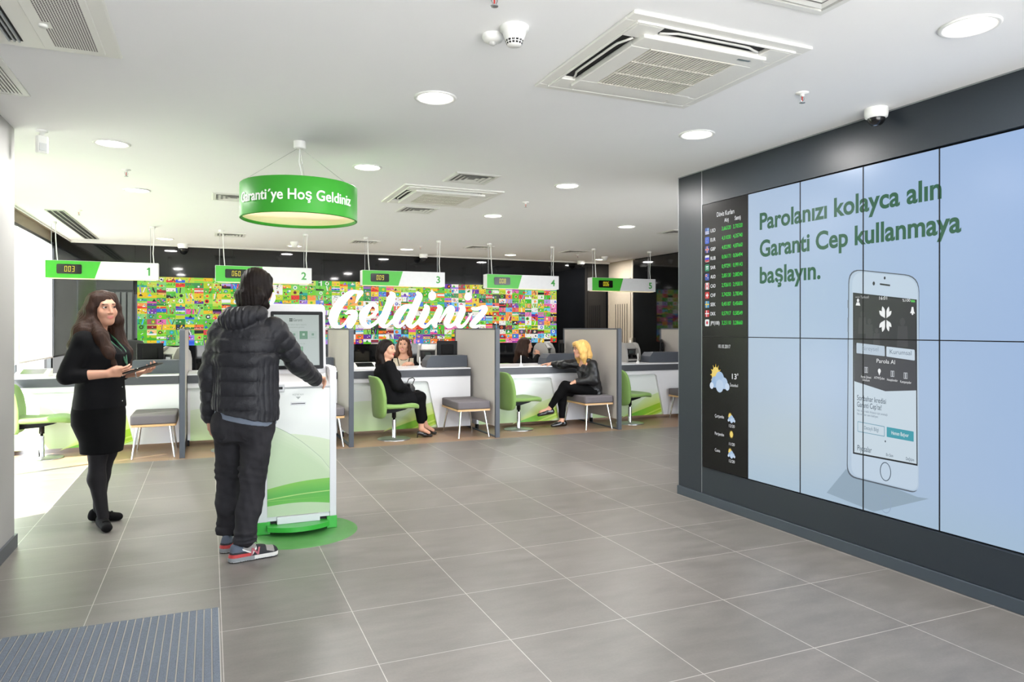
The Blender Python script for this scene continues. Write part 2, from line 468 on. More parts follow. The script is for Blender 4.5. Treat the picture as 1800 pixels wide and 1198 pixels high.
for i,(x,y,lab) in enumerate(((2.04,2.89,'large white four-way air conditioner nearest on the ceiling, beside the smoke detector'),
                              (2.06,6.58,'white four-way air conditioner between two square vents in mid ceiling')
                              )):
    o=ac if i==0 else copy_tree(ac)
    o.location=(x,y,CE); o['label']=lab; o['group']='cassette air conditioners'

# square stepped vents
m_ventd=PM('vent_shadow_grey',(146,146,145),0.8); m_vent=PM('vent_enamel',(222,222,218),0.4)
def make_vent(a=0.2):
    t=thing('ceiling_vent','x','vent')
    f=MB()
    for k,(r0,r1,z0,z1) in enumerate(((a,a*0.80,0.0,-0.010),(a*0.70,a*0.58,-0.012,-0.006),(a*0.49,a*0.37,-0.012,-0.006),(a*0.28,a*0.16,-0.012,-0.006))):
        for q in range(4):
            c,s=[(1,0),(0,1),(-1,0),(0,-1)][q]
            rm=r0-0.012 if k==0 else r0
            rows=[(r0,z0),(rm,z1),(r1,z1),(r1,0)] if k==0 else [(r0,z0),(r1,z1)]
            for (ra,za),(rb,zb) in zip(rows[:-1],rows[1:]):
                f.add([(p[0]*c-p[1]*s,p[0]*s+p[1]*c,p[2]) for p in [(-ra,-ra,za),(ra,-ra,za),(rb,-rb,zb),(-rb,-rb,zb)]],[(0,1,2,3)])
    f.build('vanes',m_vent,t)
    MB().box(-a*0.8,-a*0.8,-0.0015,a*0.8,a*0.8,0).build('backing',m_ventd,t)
    return t
vt=make_vent()
VN=[(2.05,5.68,'square stepped vent just behind the near corner of the middle air conditioner'),
    (2.06,7.42,'square stepped vent on the far side of the middle air conditioner'),
    (0.22,7.42,'square vent half hidden behind the green ring lamp'),
    (0.26,10.42,'square vent over the gap between hanging signs 1 and 2'),
    (2.11,10.5,'square vent in the ceiling above hanging sign 3'),
    (3.9,10.47,'square vent in the ceiling above hanging sign 4'),
    (5.6,10.47,'square vent in the ceiling left of hanging sign 5'),
    (5.72,7.8,'square vent cut off by the slate pier on the right'),
    (2.09,1.96,'white stepped vent at the top picture edge above the near air conditioner')]
for i,(x,y,lab) in enumerate(VN):
    o=vt if i==0 else copy_tree(vt)
    o.location=(x,y,CE); o['label']=lab; o['group']='square ceiling vents'
# one-way cassette at the top left corner, with its lock
t=thing('air_conditioner','white air conditioner panel with round lock at the top left picture corner','air conditioner',(-0.66,3.19,CE),0,'cassette air conditioners')
f=MB(); f.box(-0.29,-0.59,-0.018,0.287,0.585,0); f.build('frame',m_ac,t,0.010)
f=MB(); f.box(-0.016,-0.54,-0.026,0.223,0.53,-0.016); f.build('intake_panel',m_ac,t,0.003)
g=MB()
for i in range(17):
    x=0.034+0.160*i/16
    for j in range(60):
        y=0.495-0.0165*j
        if y<-0.48 or (x<0.060 and 0.225<y<0.285): continue
        g.box(x-0.0026,y-0.0105,-0.0268,x+0.0026,y,-0.0258)
g.build('intake_slots',PM('slot_brown_grey',(98,90,92),0.8),t)
MB().lathe([(0.017,-0.025),(0.017,-0.034),(0.014,-0.037),(0.0,-0.037)],(0.030,0.255,0),24).build('lock',m_vent,t)
f=MB(); f.box(-0.150,-0.50,-0.0195,-0.090,0.508,-0.0175); f.build('outlet_slot',m_dark,t)
for x in (-0.140,-0.120,-0.103):
    f=MB(); f.box(x-0.003,-0.495,-0.030,x+0.004,0.500,-0.019); f.build('louvre_vane',PM('vane_grey',(150,156,160),0.4),t)
t=thing('return_grille','slatted white return grille at the left picture edge above the pale wall end','vent',(-1.015,4.26,CE))
f=MB(); f.box(-0.118,-0.35,-0.010,0.115,-0.318,0); f.box(-0.118,0.318,-0.010,0.115,0.35,0); f.box(-0.118,-0.318,-0.010,-0.084,0.318,0); f.box(0.082,-0.318,-0.010,0.115,0.318,0); f.build('frame',m_vent,t,0.003)
MB().box(-0.084,-0.318,-0.002,0.082,0.318,0).build('backing',m_dark,t)
f=MB()
for i in range(10): f.box(-0.080+0.0165*i,-0.318,-0.009,-0.080+0.0165*i+0.009,0.318,-0.002)
f.build('slats',m_vent,t)
# linear slot diffuser at the left
t=thing('slot_diffuser','long black slot diffuser in the ceiling beside the side window','vent',(-1.54,10.3,CE))
MB().box(-0.085,-1.32,-0.004,0.085,1.32,0).build('backing',m_dark,t)
s_=MB()
for x in (-0.09,-0.035,0.02,0.075): s_.box(x,-1.33,-0.010,x+0.014,1.33,0)
s_.box(-0.09,-1.335,-0.010,0.089,-1.32,0); s_.box(-0.09,1.32,-0.010,0.089,1.335,0)
s_.build('blades',PM('diffuser_alu',(176,176,172),0.4,0.3),t)

# detectors and sensors
t=thing('smoke_detector','white smoke detector with dark slots beside the round motion sensor','detector',(1.19,2.76,CE))
MB().lathe([(0.062,0),(0.062,-0.014),(0.050,-0.020),(0.048,-0.034),(0.038,-0.060),(0.030,-0.078),(0,-0.080)],n=36).build('housing',m_trimw,t)
s_=MB()
for i in range(14):
    a=2*PI*i/14
    for z0,r in ((-0.058,0.0392),(-0.068,0.0350)):
        c,s=math.cos(a),math.sin(a); c2,s2=math.cos(a+0.30),math.sin(a+0.30)
        s_.quad((r*c,r*s,z0),(r*c2,r*s2,z0),((r-0.003)*c2,(r-0.003)*s2,z0-0.007),((r-0.003)*c,(r-0.003)*s,z0-0.007))
s_.build('slots',m_dark,t)
t=thing('motion_sensor','round white ceiling motion sensor next to the smoke detector','sensor',(1.135,2.87,CE))
MB().lathe([(0.046,0),(0.047,-0.012),(0.040,-0.026),(0.022,-0.033),(0,-0.034)],n=32).build('housing',m_trimw,t)
MB().lathe([(0.017,-0.0315),(0.015,-0.040),(0.008,-0.045),(0,-0.046)],n=20).build('lens',PM('sensor_lens',(205,205,203),0.25),t)
t=thing('wall_sensor','small white box sensor on a bracket under the ceiling at left','sensor',(-0.995,5.40,CE),0.5)
MB().lathe([(0.034,0),(0.034,-0.010),(0.016,-0.014),(0.016,-0.034),(0,-0.034)],n=20).build('bracket',m_trimw,t)
b_=MB(); b_.box(-0.034,-0.022,-0.150,0.034,0.022,-0.034); b_.build('housing',m_trimw,t,0.012,seg=3)
MB().box(-0.022,-0.026,-0.135,0.022,-0.0215,-0.085).build('lens',PM('lens_white',(214,216,216),0.2),t,0.004)
def make_bell(lab,x,y,s=1.0):
    t=thing('smoke_detector',lab,'detector',(x,y,CE),0,'small detectors near the counters')
    MB().lathe([(0.058*s,0),(0.058*s,-0.022*s),(0.046*s,-0.030*s),(0.040*s,-0.070*s),(0,-0.074*s)],n=24).build('housing',m_trimw,t)
    MB().lathe([(0.0425*s,-0.050*s),(0.0415*s,-0.060*s)],n=24).build('slots',m_dark,t)
make_bell('white ceiling detector above hanging sign 2, by a round light',1.16,10.92,1.1)
make_bell('white ceiling detector near the beige door on the right',6.5,11.0,1.0)
m_dome=PM('smoked_dome',(22,22,24),0.08)
def make_camera(x,y,lab,s=1.0):
    t=thing('dome_camera',lab,'camera',(x,y,CE),0,'dome cameras')
    MB().lathe([(0.062*s,0),(0.064*s,-0.030*s),(0.060*s,-0.052*s),(0.048*s,-0.058*s)],n=36).build('housing',m_trimw,t)
    MB().lathe([(0.048*s*math.cos(a),-0.058*s-0.046*s*math.sin(a)) for a in [i*PI/2/9 for i in range(10)]],n=36).build('dome',m_dome,t)
    MB().lathe([(0.020*s,-0.1005*s),(0.012*s,-0.104*s),(0,-0.1048*s)],n=20).build('lens',m_chrome,t)
make_camera(3.565,2.955,'white dome camera with smoked glass above the screen wall')
make_camera(-0.37,11.85,'white dome camera by the back wall above hanging sign 1',1.15)
make_camera(3.40,11.85,'white dome camera by the back wall above hanging sign 3',1.15)
make_camera(6.50,11.88,'white dome camera by the back wall left of hanging sign 5',1.15)
m_red=PM('sprinkler_bulb',(190,40,30),0.3)
def make_sprinkler():
    t=thing('sprinkler','x','sprinkler')
    MB().lathe([(0.034,0),(0.034,-0.003),(0.022,-0.008),(0.012,-0.010),(0.012,-0.020),(0.0,-0.020)],n=24).build('rosette',m_trimw,t)
    f=MB(); f.tube([(0.010,0,-0.018),(0.012,0,-0.034),(0.004,0,-0.048)],0.0022,6); f.tube([(-0.010,0,-0.018),(-0.012,0,-0.034),(-0.004,0,-0.048)],0.0022,6)
    f.lathe([(0.004,-0.046),(0.005,-0.052),(0.015,-0.053),(0.015,-0.055),(0,-0.055)],n=16); f.build('deflector_frame',m_steel,t)
    MB().lathe([(0.0,-0.02),(0.003,-0.022),(0.003,-0.044),(0.0,-0.046)],n=10).build('bulb',m_red,t)
    return t
sp=make_sprinkler()
for i,(x,y,lab) in enumerate(((2.957,2.915,'sprinkler head right of the large near air conditioner'),(2.947,6.546,'sprinkler head right of the middle air conditioner'),
    (-.616,6.469,'sprinkler head between two round lights on the left'),(0.995,2.50,'sprinkler head at the very top edge of the picture'),(5.9,10.9,'sprinkler head by the detector near the beige door'),(3.02,10.7,'sprinkler head behind hanging sign 3'),(-1.30,8.9,'sprinkler head near the slot diffuser at left'))):
    o=sp if i==0 else copy_tree(sp)
    o.location=(x,y,CE); o['label']=lab; o['group']='sprinkler heads'

# ---------------------------------------------------------------- green ring lamp
m_green=PM('lamp_green',(60,160,50),0.45,noise=(5,0.02),spec=0.3); m_green2=PM('lamp_green_rim',(72,138,44),0.4)
RL=(0.567,5.02); R=0.385
t=thing('ring_lamp','round green drum lamp with white welcome lettering hanging from the ceiling','pendant lamp',(RL[0],RL[1],2.14))
MB().lathe([(R,0.0),(R,0.225),(R-0.006,0.230),(R-0.014,0.225),(R-0.014,0.022),(R-0.014,0.0),(R-0.007,-0.004),(R,0.0)],n=96).build('drum',m_green,t)
m_cream=PM('lamp_diffuser',(250,230,196),0.35,emis=((255,226,176),0.55),noise=(3,0.02),coat=0.6)
MB().lathe([(0.0,0.019),(R-0.0145,0.016),(R-0.0145,0.019)],n=96).build('diffuser',m_cream,t)
MB().lathe([(0.0,0.20),(R-0.0145,0.20)],n=64).build('top_cover',m_trimw,t)
tx=MB()
va=math.atan2(-RL[1],-RL[0])   # towards the entrance
def drum(u,v,w):
    a=va-math.radians(6)+u/R; return ((R+0.0025+w)*math.cos(a),(R+0.0025+w)*math.sin(a),0.078+v)
put_text(tx,'Garanti\u00b4ye Ho\u015f Geldiniz',drum,width=0.845,height=0.066,align='c',bold=0.012,thick=0.002)
tx.build('welcome_lettering',PM('lettering_white',(248,248,246),0.4),t)
MB().lathe([(0.040,0.538),(0.040,0.495),(0.036,0.488),(0.0,0.486)],n=32).build('ceiling_rose',m_trimw,t)
wr=MB()
for k in range(3):
    a=va+0.5+2*PI*k/3+0.4; wr.tube([(0.012*math.cos(a),0.012*math.sin(a),0.49),((R-0.01)*math.cos(a),(R-0.01)*math.sin(a),0.226)],0.0012,6)
wr.build('suspension_wire',m_steel,t)
MB().tube([(0.0,0.0,0.49),(-0.004,0.004,0.40),(0.012,0.0,0.32),(0.010,0.0,0.20)],0.0035,8).build('power_cable',m_trimw,t)

# ---------------------------------------------------------------- hanging queue signs
m_sgreen=PM('sign_green',(62,176,44),0.38); m_sface=PM('sign_white',(220,220,223),0.4); m_snum=PM('sign_number_green',(52,150,58),0.4)
m_led=PM('led_amber',(120,110,20),0.4,emis=((220,208,40),0.95)); m_ledb=PM('led_window',(16,14,10),0.15)
m_strip=PM('sign_light_strip',(255,240,205),0.4,emis=((255,232,180),0.3))
SG=[(-1.19,'003','1'),(0.672,'060','2'),(2.56,'009','3'),(4.42,'008','4'),(6.22,'006','5')]
for x,num,n in SG:
    t=thing('hanging_sign','green and white hanging counter sign reading %s with number %s'%(num,n),'sign',(x,9.97,2.0),0,'counter signs hanging in a row')
    W=0.603; D=0.075; Z=0.215
    b_=MB(); b_.box(-W,-D,0.006,W,D,Z); b_.build('case',m_sface,t,0.004)
    g=MB(); g.prism([(-W+0.004,0.004),(-0.09,0.004),(-0.025,Z-0.004),(-W+0.004,Z-0.004)],-D-0.003,-D,'y'); g.build('green_panel',m_sgreen,t)
    MB().box(-W+0.03,-D+0.01,0.0,W-0.03,D-0.01,0.006).build('light_strip',m_strip,t)
    fr=MB(); fr.prism(rrect(-0.485,0.055,-0.225,0.170,0.016),-D-0.009,-D-0.003,'y'); ds=fr.build('display_window',m_ledb,t)
    lm=MB()
    seven_seg(lm,num,lambda u,v: (-0.405+u+v*0.05,-D-0.0100,0.080+v),0.068)
    lm.build('led_digits',m_led,ds)
    nm=MB(); put_text(nm,n,lambda u,v,w:(0.50+u,-D-0.002-w,0.058+v),height=0.098,align='c',bold=0.02,thick=0.002)
    if n=='1': nm.prism([(0.499,0.132),(0.499,0.152),(0.478,0.143),(0.472,0.130),(0.480,0.128)],-D-0.004,-D,'y')
    nm.build('counter_number',m_snum,t)
    for sx in (-0.53,0.53):
        c=MB(); c.lathe([(0.035,0.68),(0.035,0.655),(0.0,0.652)],(sx,0,0),24); c.build('ceiling_rose',m_trimw,t)
        w_=MB(); w_.tube([(sx-0.02,0,0.66),(sx-0.02,0,Z)],0.0022,6); w_.build('suspension_wire',m_steel,t)
        w_=MB(); k=0.012 if sx<0 else -0.012
        w_.tube([(sx+0.02,0,0.66),(sx+0.02+k*0.3,0,0.50),(sx+0.02+k,0,0.34),(sx+0.03+k,0,Z)],0.0055,8); w_.build('power_cable',m_trimw,t)
LET = {
 'H1': [(0.512,1.942,0.016),(0.504,1.866,0.036),(0.473,1.641,0.04),(0.439,1.431,0.032)],
 'H2': [(0.644,1.959,0.016),(0.631,1.868,0.037),(0.6,1.642,0.04),(0.569,1.453,0.034),(0.596,1.423,0.018),(0.631,1.476,0.013)],
 'H3': [(0.434,1.611,0.011),(0.517,1.671,0.017),(0.626,1.702,0.015)],
 'o': [(0.732,1.741,0.023),(0.688,1.673,0.037),(0.67,1.537,0.037),(0.697,1.439,0.027),(0.741,1.469,0.029),(0.777,1.598,0.035),(0.768,1.719,0.029),(0.732,1.741,0.023),(0.785,1.674,0.011),(0.83,1.705,0.011)],
 's': [(0.942,1.95,0.027),(0.946,1.881,0.033),(0.91,1.782,0.022),(0.875,1.72,0.016),(0.897,1.644,0.032),(0.928,1.553,0.037),(0.91,1.454,0.029),(0.861,1.431,0.021),(0.834,1.492,0.013)],
 's2': [(0.884,1.416,0.008),(0.901,1.355,0.013),(0.87,1.317,0.011)],
 'G1': [(2.351,2.004,0.04),(2.307,1.919,0.025),(2.269,1.831,0.006)],
 'G2': [(2.347,2.004,0.03),(2.252,2.014,0.03),(2.181,1.989,0.046),(2.079,1.9,0.06),(1.977,1.772,0.073),(1.909,1.629,0.075),(1.896,1.519,0.067),(1.935,1.444,0.046),(1.993,1.424,0.025),(2.055,1.448,0.019),(2.11,1.516,0.016),(2.165,1.603,0.016)],
 'G3': [(2.11,1.646,0.017),(2.165,1.675,0.034),(2.236,1.663,0.046),(2.244,1.616,0.055),(2.204,1.52,0.059),(2.165,1.448,0.052)],
 'e': [(2.475,1.585,0.012),(2.572,1.626,0.026),(2.622,1.715,0.023),(2.596,1.787,0.034),(2.54,1.799,0.029),(2.475,1.754,0.048),(2.403,1.649,0.068),(2.383,1.545,0.056),(2.415,1.465,0.045),(2.475,1.433,0.032),(2.556,1.457,0.028),(2.637,1.522,0.026),(2.71,1.619,0.023)],
 'l': [(2.87,2.01,0.023),(2.89,1.954,0.059),(2.837,1.815,0.059),(2.767,1.635,0.063),(2.714,1.506,0.059),(2.726,1.453,0.042),(2.767,1.431,0.028),(2.833,1.465,0.022),(2.899,1.531,0.026)],
 'd1': [(3.232,1.729,0.024),(3.173,1.782,0.033),(3.098,1.753,0.05),(3.015,1.654,0.064),(2.952,1.531,0.057),(2.961,1.462,0.043),(3.015,1.431,0.027),(3.09,1.482,0.021),(3.165,1.565,0.023)],
 'd2': [(3.336,2.019,0.023),(3.368,1.962,0.053),(3.317,1.829,0.057),(3.237,1.647,0.061),(3.182,1.515,0.059),(3.195,1.454,0.043),(3.241,1.429,0.028),(3.309,1.475,0.022),(3.377,1.549,0.023)],
 'i': [(3.483,1.798,0.023),(3.505,1.749,0.05),(3.462,1.632,0.056),(3.402,1.516,0.054),(3.415,1.458,0.043),(3.47,1.429,0.028),(3.531,1.467,0.023),(3.608,1.55,0.023)],
 'i_dot': [(3.605,1.983,0.062),(3.601,1.95,0.06)],
 'n1': [(3.721,1.793,0.023),(3.747,1.743,0.048),(3.703,1.634,0.053),(3.643,1.5,0.05),(3.656,1.442,0.035)],
 'n2': [(3.738,1.517,0.013),(3.791,1.601,0.016),(3.861,1.702,0.028),(3.931,1.766,0.039),(3.966,1.737,0.049),(3.931,1.636,0.054),(3.869,1.509,0.052),(3.883,1.451,0.042),(3.931,1.43,0.029),(4.002,1.476,0.023),(4.073,1.552,0.023)],
 'i2': [(4.135,1.794,0.024),(4.171,1.739,0.049),(4.135,1.637,0.054),(4.073,1.51,0.052),(4.086,1.455,0.042),(4.135,1.427,0.028),(4.207,1.472,0.022),(4.27,1.553,0.018),(4.337,1.668,0.011)],
 'i2_dot': [(4.271,1.982,0.054),(4.268,1.953,0.055)],
 'z': [(4.36,1.754,0.026),(4.442,1.749,0.031),(4.533,1.779,0.026),(4.588,1.785,0.035),(4.592,1.735,0.048),(4.533,1.657,0.049),(4.442,1.563,0.05),(4.355,1.477,0.046),(4.342,1.445,0.035),(4.405,1.429,0.029),(4.496,1.45,0.019),(4.592,1.453,0.007)],
}
# ---------------------------------------------------------------- counters, partitions, seating
m_slatep = PM('slate_laminate',(70,75,84),0.45,noise=(30,0.04))
m_fabric = PM('grey_partition_fabric',(166,160,154),0.95,noise=(220,0.16),bump=(260,0.25),sheen=0.2)
m_desk   = PM('desk_white',(224,224,227),0.3,noise=(4,0.01))
m_dframe = PM('desk_dark_apron',(66,68,74),0.4)
m_print  = VCM('printed_panel',0.28,coat=0.3)
PX=[-0.27,1.54,3.40,5.22,7.06]
def make_partition():
    t=thing('partition','x','partition screen')
    f=MB(); Y0,Y1=8.42,10.08
    f.prism(rrect(0,0,0.06,1.402,0.0,1)[:0] or [(0,0),(0.045,0),(0.045,1.402),(0.02,1.402),(0.006,1.394),(0,1.38)],-0.027,0.027,'x')
    f.box(-0.027,0.03,1.384,0.027,1.66,1.402); f.box(-0.027,1.62,0,0.027,1.66,1.402); f.box(-0.020,0.04,0,0.020,1.63,0.012)
    f.build('frame',m_slatep,t,0.003)
    p=MB(); p.prism([(0.045,0.145),(1.62,0.145),(1.62,1.384),(0.045,1.384)],-0.023,0.023,'x'); p.build('fabric_panel',m_fabric,t,0.003)
    return t
pt=make_partition()
PLAB=['grey fabric partition between counters 1 and 2, nearest the standing woman','grey fabric partition beside the white kiosk','grey fabric partition between counters 3 and 4, right of a free stool','grey fabric partition behind the blonde seated woman','grey fabric partition at the far right end, mostly behind the slate pier']
for i,(x,lab) in enumerate(zip(PX,PLAB)):
    o=pt if i==0 else copy_tree(pt)
    o.location=(x,8.42,0); o['label']=lab; o['group']='fabric partitions between the counters'

def lerp(a,b,t): t=max(0,min(1,t)); return tuple(a[i]+(b[i]-a[i])*t for i in range(3))
def make_desk(w):
    t=thing('service_counter','x','counter')
    tp=MB(); tp.box(0,-0.02,0.842,w,0.82,0.857); tp.build('worktop',m_desk,t,0.003)
    ap=MB(); ap.box(0,-0.014,0.748,w,0.03,0.842); ap.box(0.02,0.03,0.76,0.05,0.8,0.842); ap.box(w-0.05,0.03,0.76,w-0.02,0.8,0.842); ap.build('apron',m_dframe,t,0.002)
    xa,xb=w-0.60,w-0.47; r=0.05
    b=MB()
    arc=[(xa-r+r*math.sin(a),0.69-r+r*math.cos(a)) for a in [PI/2*i/6 for i in range(7)]]
    b.prism([(0,0.746),(0,0.69)]+[(xa-r,0.69)]+arc[1:]+[(xb,0.055),(w,0.055),(w,0.746)],0.0,0.045,'y')
    b.box(w-0.05,0.04,0.055,w,0.78,0.842); b.box(0,0.04,0.055,0.03,0.78,0.842)
    b.build('white_front',m_desk,t)
    p=MB(); h=0.69
    P=lambda u,v,l: (u*xb,0.042-l,0.055+v*(h-0.055))
    band(p,P,0,1,lambda u:0,lambda u:1,lambda u,t:lerp((200,220,176),(226,231,228),(t-.2)/.45),0,1,30)
    band(p,P,0,1,lambda u:0,lambda u:0.62-0.9*(u-.25)**2,lambda u,t:lerp((192,216,158),(212,226,200),t),.0004,48,14)
    top=lambda u:-.10+.60*max(0,u-.34)**.9
    band(p,P,.42,1,top,lambda u:top(u)+.26*min(1,(u-.42)*3),lambda u,t:lerp((196,216,112),(200,220,168),t),.0008,36,8)
    band(p,P,.36,1,lambda u:max(0,-.34+.62*max(0,u-.34)),lambda u:max(0,top(u)),lambda u,t:lerp((96,180,62),(156,194,44),(u-.45)/.5),.0012,48,1)
    for c,w in ((-.20,.03),(-.27,.02)): band(p,P,.5,1,lambda u:max(0,top(u)+c+.08*(u-.5)),lambda u:max(0,top(u)+c+w+.08*(u-.5)),lambda u,t:(190,212,92),.0014,36,1)
    p.build('printed_panel',m_print,t)
    k=MB(); k.box(0,0.012,0,w,0.10,0.066); k.build('plinth',PM('plinth_dark',(28,28,31),0.6,spec=0.2),t)
    return t
D0=1.75
ds=make_desk(D0)
bays=[(-2.08,'white counter 1 with printed panel behind the standing woman'),(-0.24,'white counter 2, mostly behind the man in the quilted jacket'),(1.575,'white counter 3 where the woman in black sits'),(3.432,'white counter 4 where the blonde woman leans'),(5.252,'white counter 5 at the right by the smoked glass wall')]
for i,(x,lab) in enumerate(bays):
    o=ds if i==0 else copy_tree(ds)
    o.location=(x,9.25,0); o['label']=lab; o['group']='service counters'

# things on the counters
m_mon=PM('black_plastic',(10,10,11),0.4,spec=0.2); m_mon2=PM('black_plastic_matt',(17,17,18),0.6,spec=0.2)
m_grey=PM('machine_grey',(168,166,162),0.42); m_greyd=PM('machine_dark',(44,42,42),0.4)
def make_shroud():
    t=thing('monitor_shroud','x','privacy screen')
    b=MB(); b.prism([(0,0),(0.60,0),(0.60,0.162),(0.075,0.162),(0.02,0.10)],0,0.26,'y'); b.build('slate_case',m_slatep,t,0.006)
    MB().box(0.06,0.262,0.02,0.58,0.268,0.14).build('back_lip',m_mon2,t)
    return t
sh=make_shroud()
for i,(x,lab) in enumerate(((-0.91,'slate privacy box on counter 1, behind the tablet in her hands'),(0.90,'slate privacy box on counter 2, mostly behind the kiosk'),(2.755,'slate privacy box on counter 3 under the black monitor'),(4.58,'slate privacy box on counter 4, left of the blonde woman'),(6.41,'slate privacy box on counter 5 by the slate pier'))):
    o=sh if i==0 else copy_tree(sh)
    o.location=(x,9.47,0.857); o['label']=lab; o['group']='slate privacy boxes'
def make_monitor():
    t=thing('monitor','x','monitor')
    b=MB(); b.box(-0.15,-0.012,0.10,0.15,0.012,0.36); b.build('casing',m_mon,t,0.008)
    b=MB(); b.box(-0.09,-0.040,0.16,0.09,-0.010,0.31); b.build('rear_bulge',m_mon2,t,0.012)
    b=MB(); b.box(-0.035,-0.03,0.01,0.035,0.0,0.24); b.build('stand',m_mon2,t,0.006)
    b=MB(); b.lathe([(0.10,0),(0.10,0.008),(0.03,0.014),(0,0.014)],n=28); b.build('foot',m_mon,t)
    b=MB(); b.box(-0.138,0.0122,0.115,0.138,0.0128,0.345); b.build('screen',PM('monitor_glass',(24,28,32),0.1),t)
    return t
mo=make_monitor()
for i,(x,y,rz,lab) in enumerate(((-0.68,9.90,0.1,'black monitor seen from behind on counter 1'),(1.20,9.9,0.0,'black monitor on counter 2 behind the kiosk'),(3.19,9.88,-0.15,'black monitor seen from behind on counter 3, beside the partition'),(5.06,9.90,0.9,'black monitor turned sideways on counter 4'),(6.95,9.92,0.9,'black monitor turned sideways on counter 5'))):
    o=mo if i==0 else copy_tree(mo)
    o.location=(x,y,0.857); o.rotation_euler=(0,0,rz); o['label']=lab; o['group']='monitors on the counters'
def make_counter_machine():
    t=thing('banknote_counter','x','banknote counter')
    side=[(-0.13,0),(0.15,0),(0.15,0.16),(0.13,0.25),(0.08,0.305),(0.0,0.315),(-0.06,0.29),(-0.11,0.20),(-0.13,0.08)]
    for x in (-0.155,0.120):
        b=MB(); b.prism(side,x,x+0.035,'x'); b.build('side_cheek',m_grey,t,0.008)
    b=MB(); b.prism([(-0.09,0),(0.14,0),(0.14,0.20),(0.09,0.28),(0.0,0.27),(-0.04,0.20),(-0.03,0.12),(-0.09,0.06)],-0.12,0.12,'x'); b.build('body',m_greyd,t,0.004)
    b=MB(); b.prism([(-0.075,0.225),(0.03,0.305),(0.05,0.285),(-0.055,0.205)],-0.12,0.12,'x'); b.build('hopper',m_grey,t,0.005)
    b=MB(); b.prism([(-0.15,0.02),(-0.08,0.03),(-0.08,0.05),(-0.15,0.04)],-0.12,0.12,'x'); b.build('stacker_tray',m_grey,t,0.004)
    b=MB(); b.box(-0.05,-0.075,0.135,0.05,-0.045,0.185); b.build('display',PM('machine_display',(58,64,62),0.2),t,0.004)
    b=MB()
    for x in (-0.055,0.055): b.tube([(x-0.02,-0.085,0.09),(x+0.02,-0.085,0.09)],0.026,14)
    b.build('feed_wheel',m_mon,t)
    return t
cm=make_counter_machine()
for i,(x,y,rz,lab) in enumerate(((-0.42,10.0,-0.9,'grey banknote counter beside the monitor on counter 1'),(3.05,10.34,-0.5,'grey banknote counter behind counter 3 right of the smiling clerk'),(5.04,10.42,0.7,'grey banknote counter behind the clerk with long dark hair'),(6.30,9.90,0.15,'grey banknote counter on counter 5 beside the smoked glass wall'))):
    o=cm if i==0 else copy_tree(cm)
    o.location=(x,y,0.857); o.rotation_euler=(0,0,rz); o['label']=lab; o['group']='banknote counters'
def make_tablet():
    t=thing('tablet_stand','x','tablet stand')
    b=MB(); b.prism([(-0.13,0),(0.13,0),(0.13,0.075),(0.12,0.08),(-0.13,0.022)],-0.165,0.165,'x'); b.build('white_wedge',m_trimw,t,0.004)
    s=MB(); sl=(0.08-0.022)/0.25
    def P(x,y): return (x,y,0.0235+(y+0.13)*sl)
    s.quad(P(-0.115,-0.095),P(0.115,-0.095),P(0.115,0.10),P(-0.115,0.10)); s.build('glass',PM('tablet_glass',(28,32,30),0.08),t)
    return t
tb=make_tablet()
for i,(x,y,rz,lab) in enumerate(((-1.84,9.55,0.0,'white tablet stand on counter 1 at the left picture side'),(1.93,9.58,0.0,'white tablet stand on counter 3 left of the woman in black'),(3.55,9.52,0.0,'white tablet stand on counter 4, half hidden by the partition'))):
    o=tb if i==0 else copy_tree(tb)
    o.location=(x,y,0.857); o['label']=lab; o['group']='tablet stands on the counters'
def make_pen():
    t=thing('pen_stand','x','pen')
    MB().lathe([(0.032,0),(0.030,0.010),(0.014,0.035),(0.009,0.05),(0.0,0.05)],n=20).build('base',m_trimw,t)
    MB().lathe([(0.006,0.045),(0.0075,0.06),(0.0075,0.14),(0.005,0.155),(0,0.156)],n=12).build('pen_body',m_trimw,t)
    return t
pn=make_pen()
for i,(x,y,lab) in enumerate(((2.64,9.38,'white desk pen standing on counter 3'),(0.02,9.40,'white desk pen standing on counter 2 left of the man'),(4.13,9.34,'white desk pen on counter 4 before the dark-haired clerk'),(6.14,9.38,'white desk pen standing on counter 5'))):
    o=pn if i==0 else copy_tree(pn)
    o.location=(x,y,0.857); o['label']=lab; o['group']='desk pens'
t=thing('paper_sheet','white sheet of paper on counter 4 by the blonde woman\'s hand','paper',(4.36,9.42,0.857),0.2)
MB().box(-0.10,-0.07,0,0.10,0.07,0.0015).build('sheet',m_trimw,t)
t=thing('keyboard','small white keyboard on counter 2 left of the man','keyboard',(0.06,9.62,0.857),0.1)
MB().box(-0.09,-0.05,0,0.09,0.05,0.018).build('case',m_trimw,t,0.004)
k=MB()
for i in range(8):
    for j in range(3): k.box(-0.082+i*0.0205,-0.042+j*0.028,0.018,-0.082+i*0.0205+0.016,-0.042+j*0.028+0.022,0.023)
k.build('keys',PM('key_grey',(200,200,198),0.5),t)

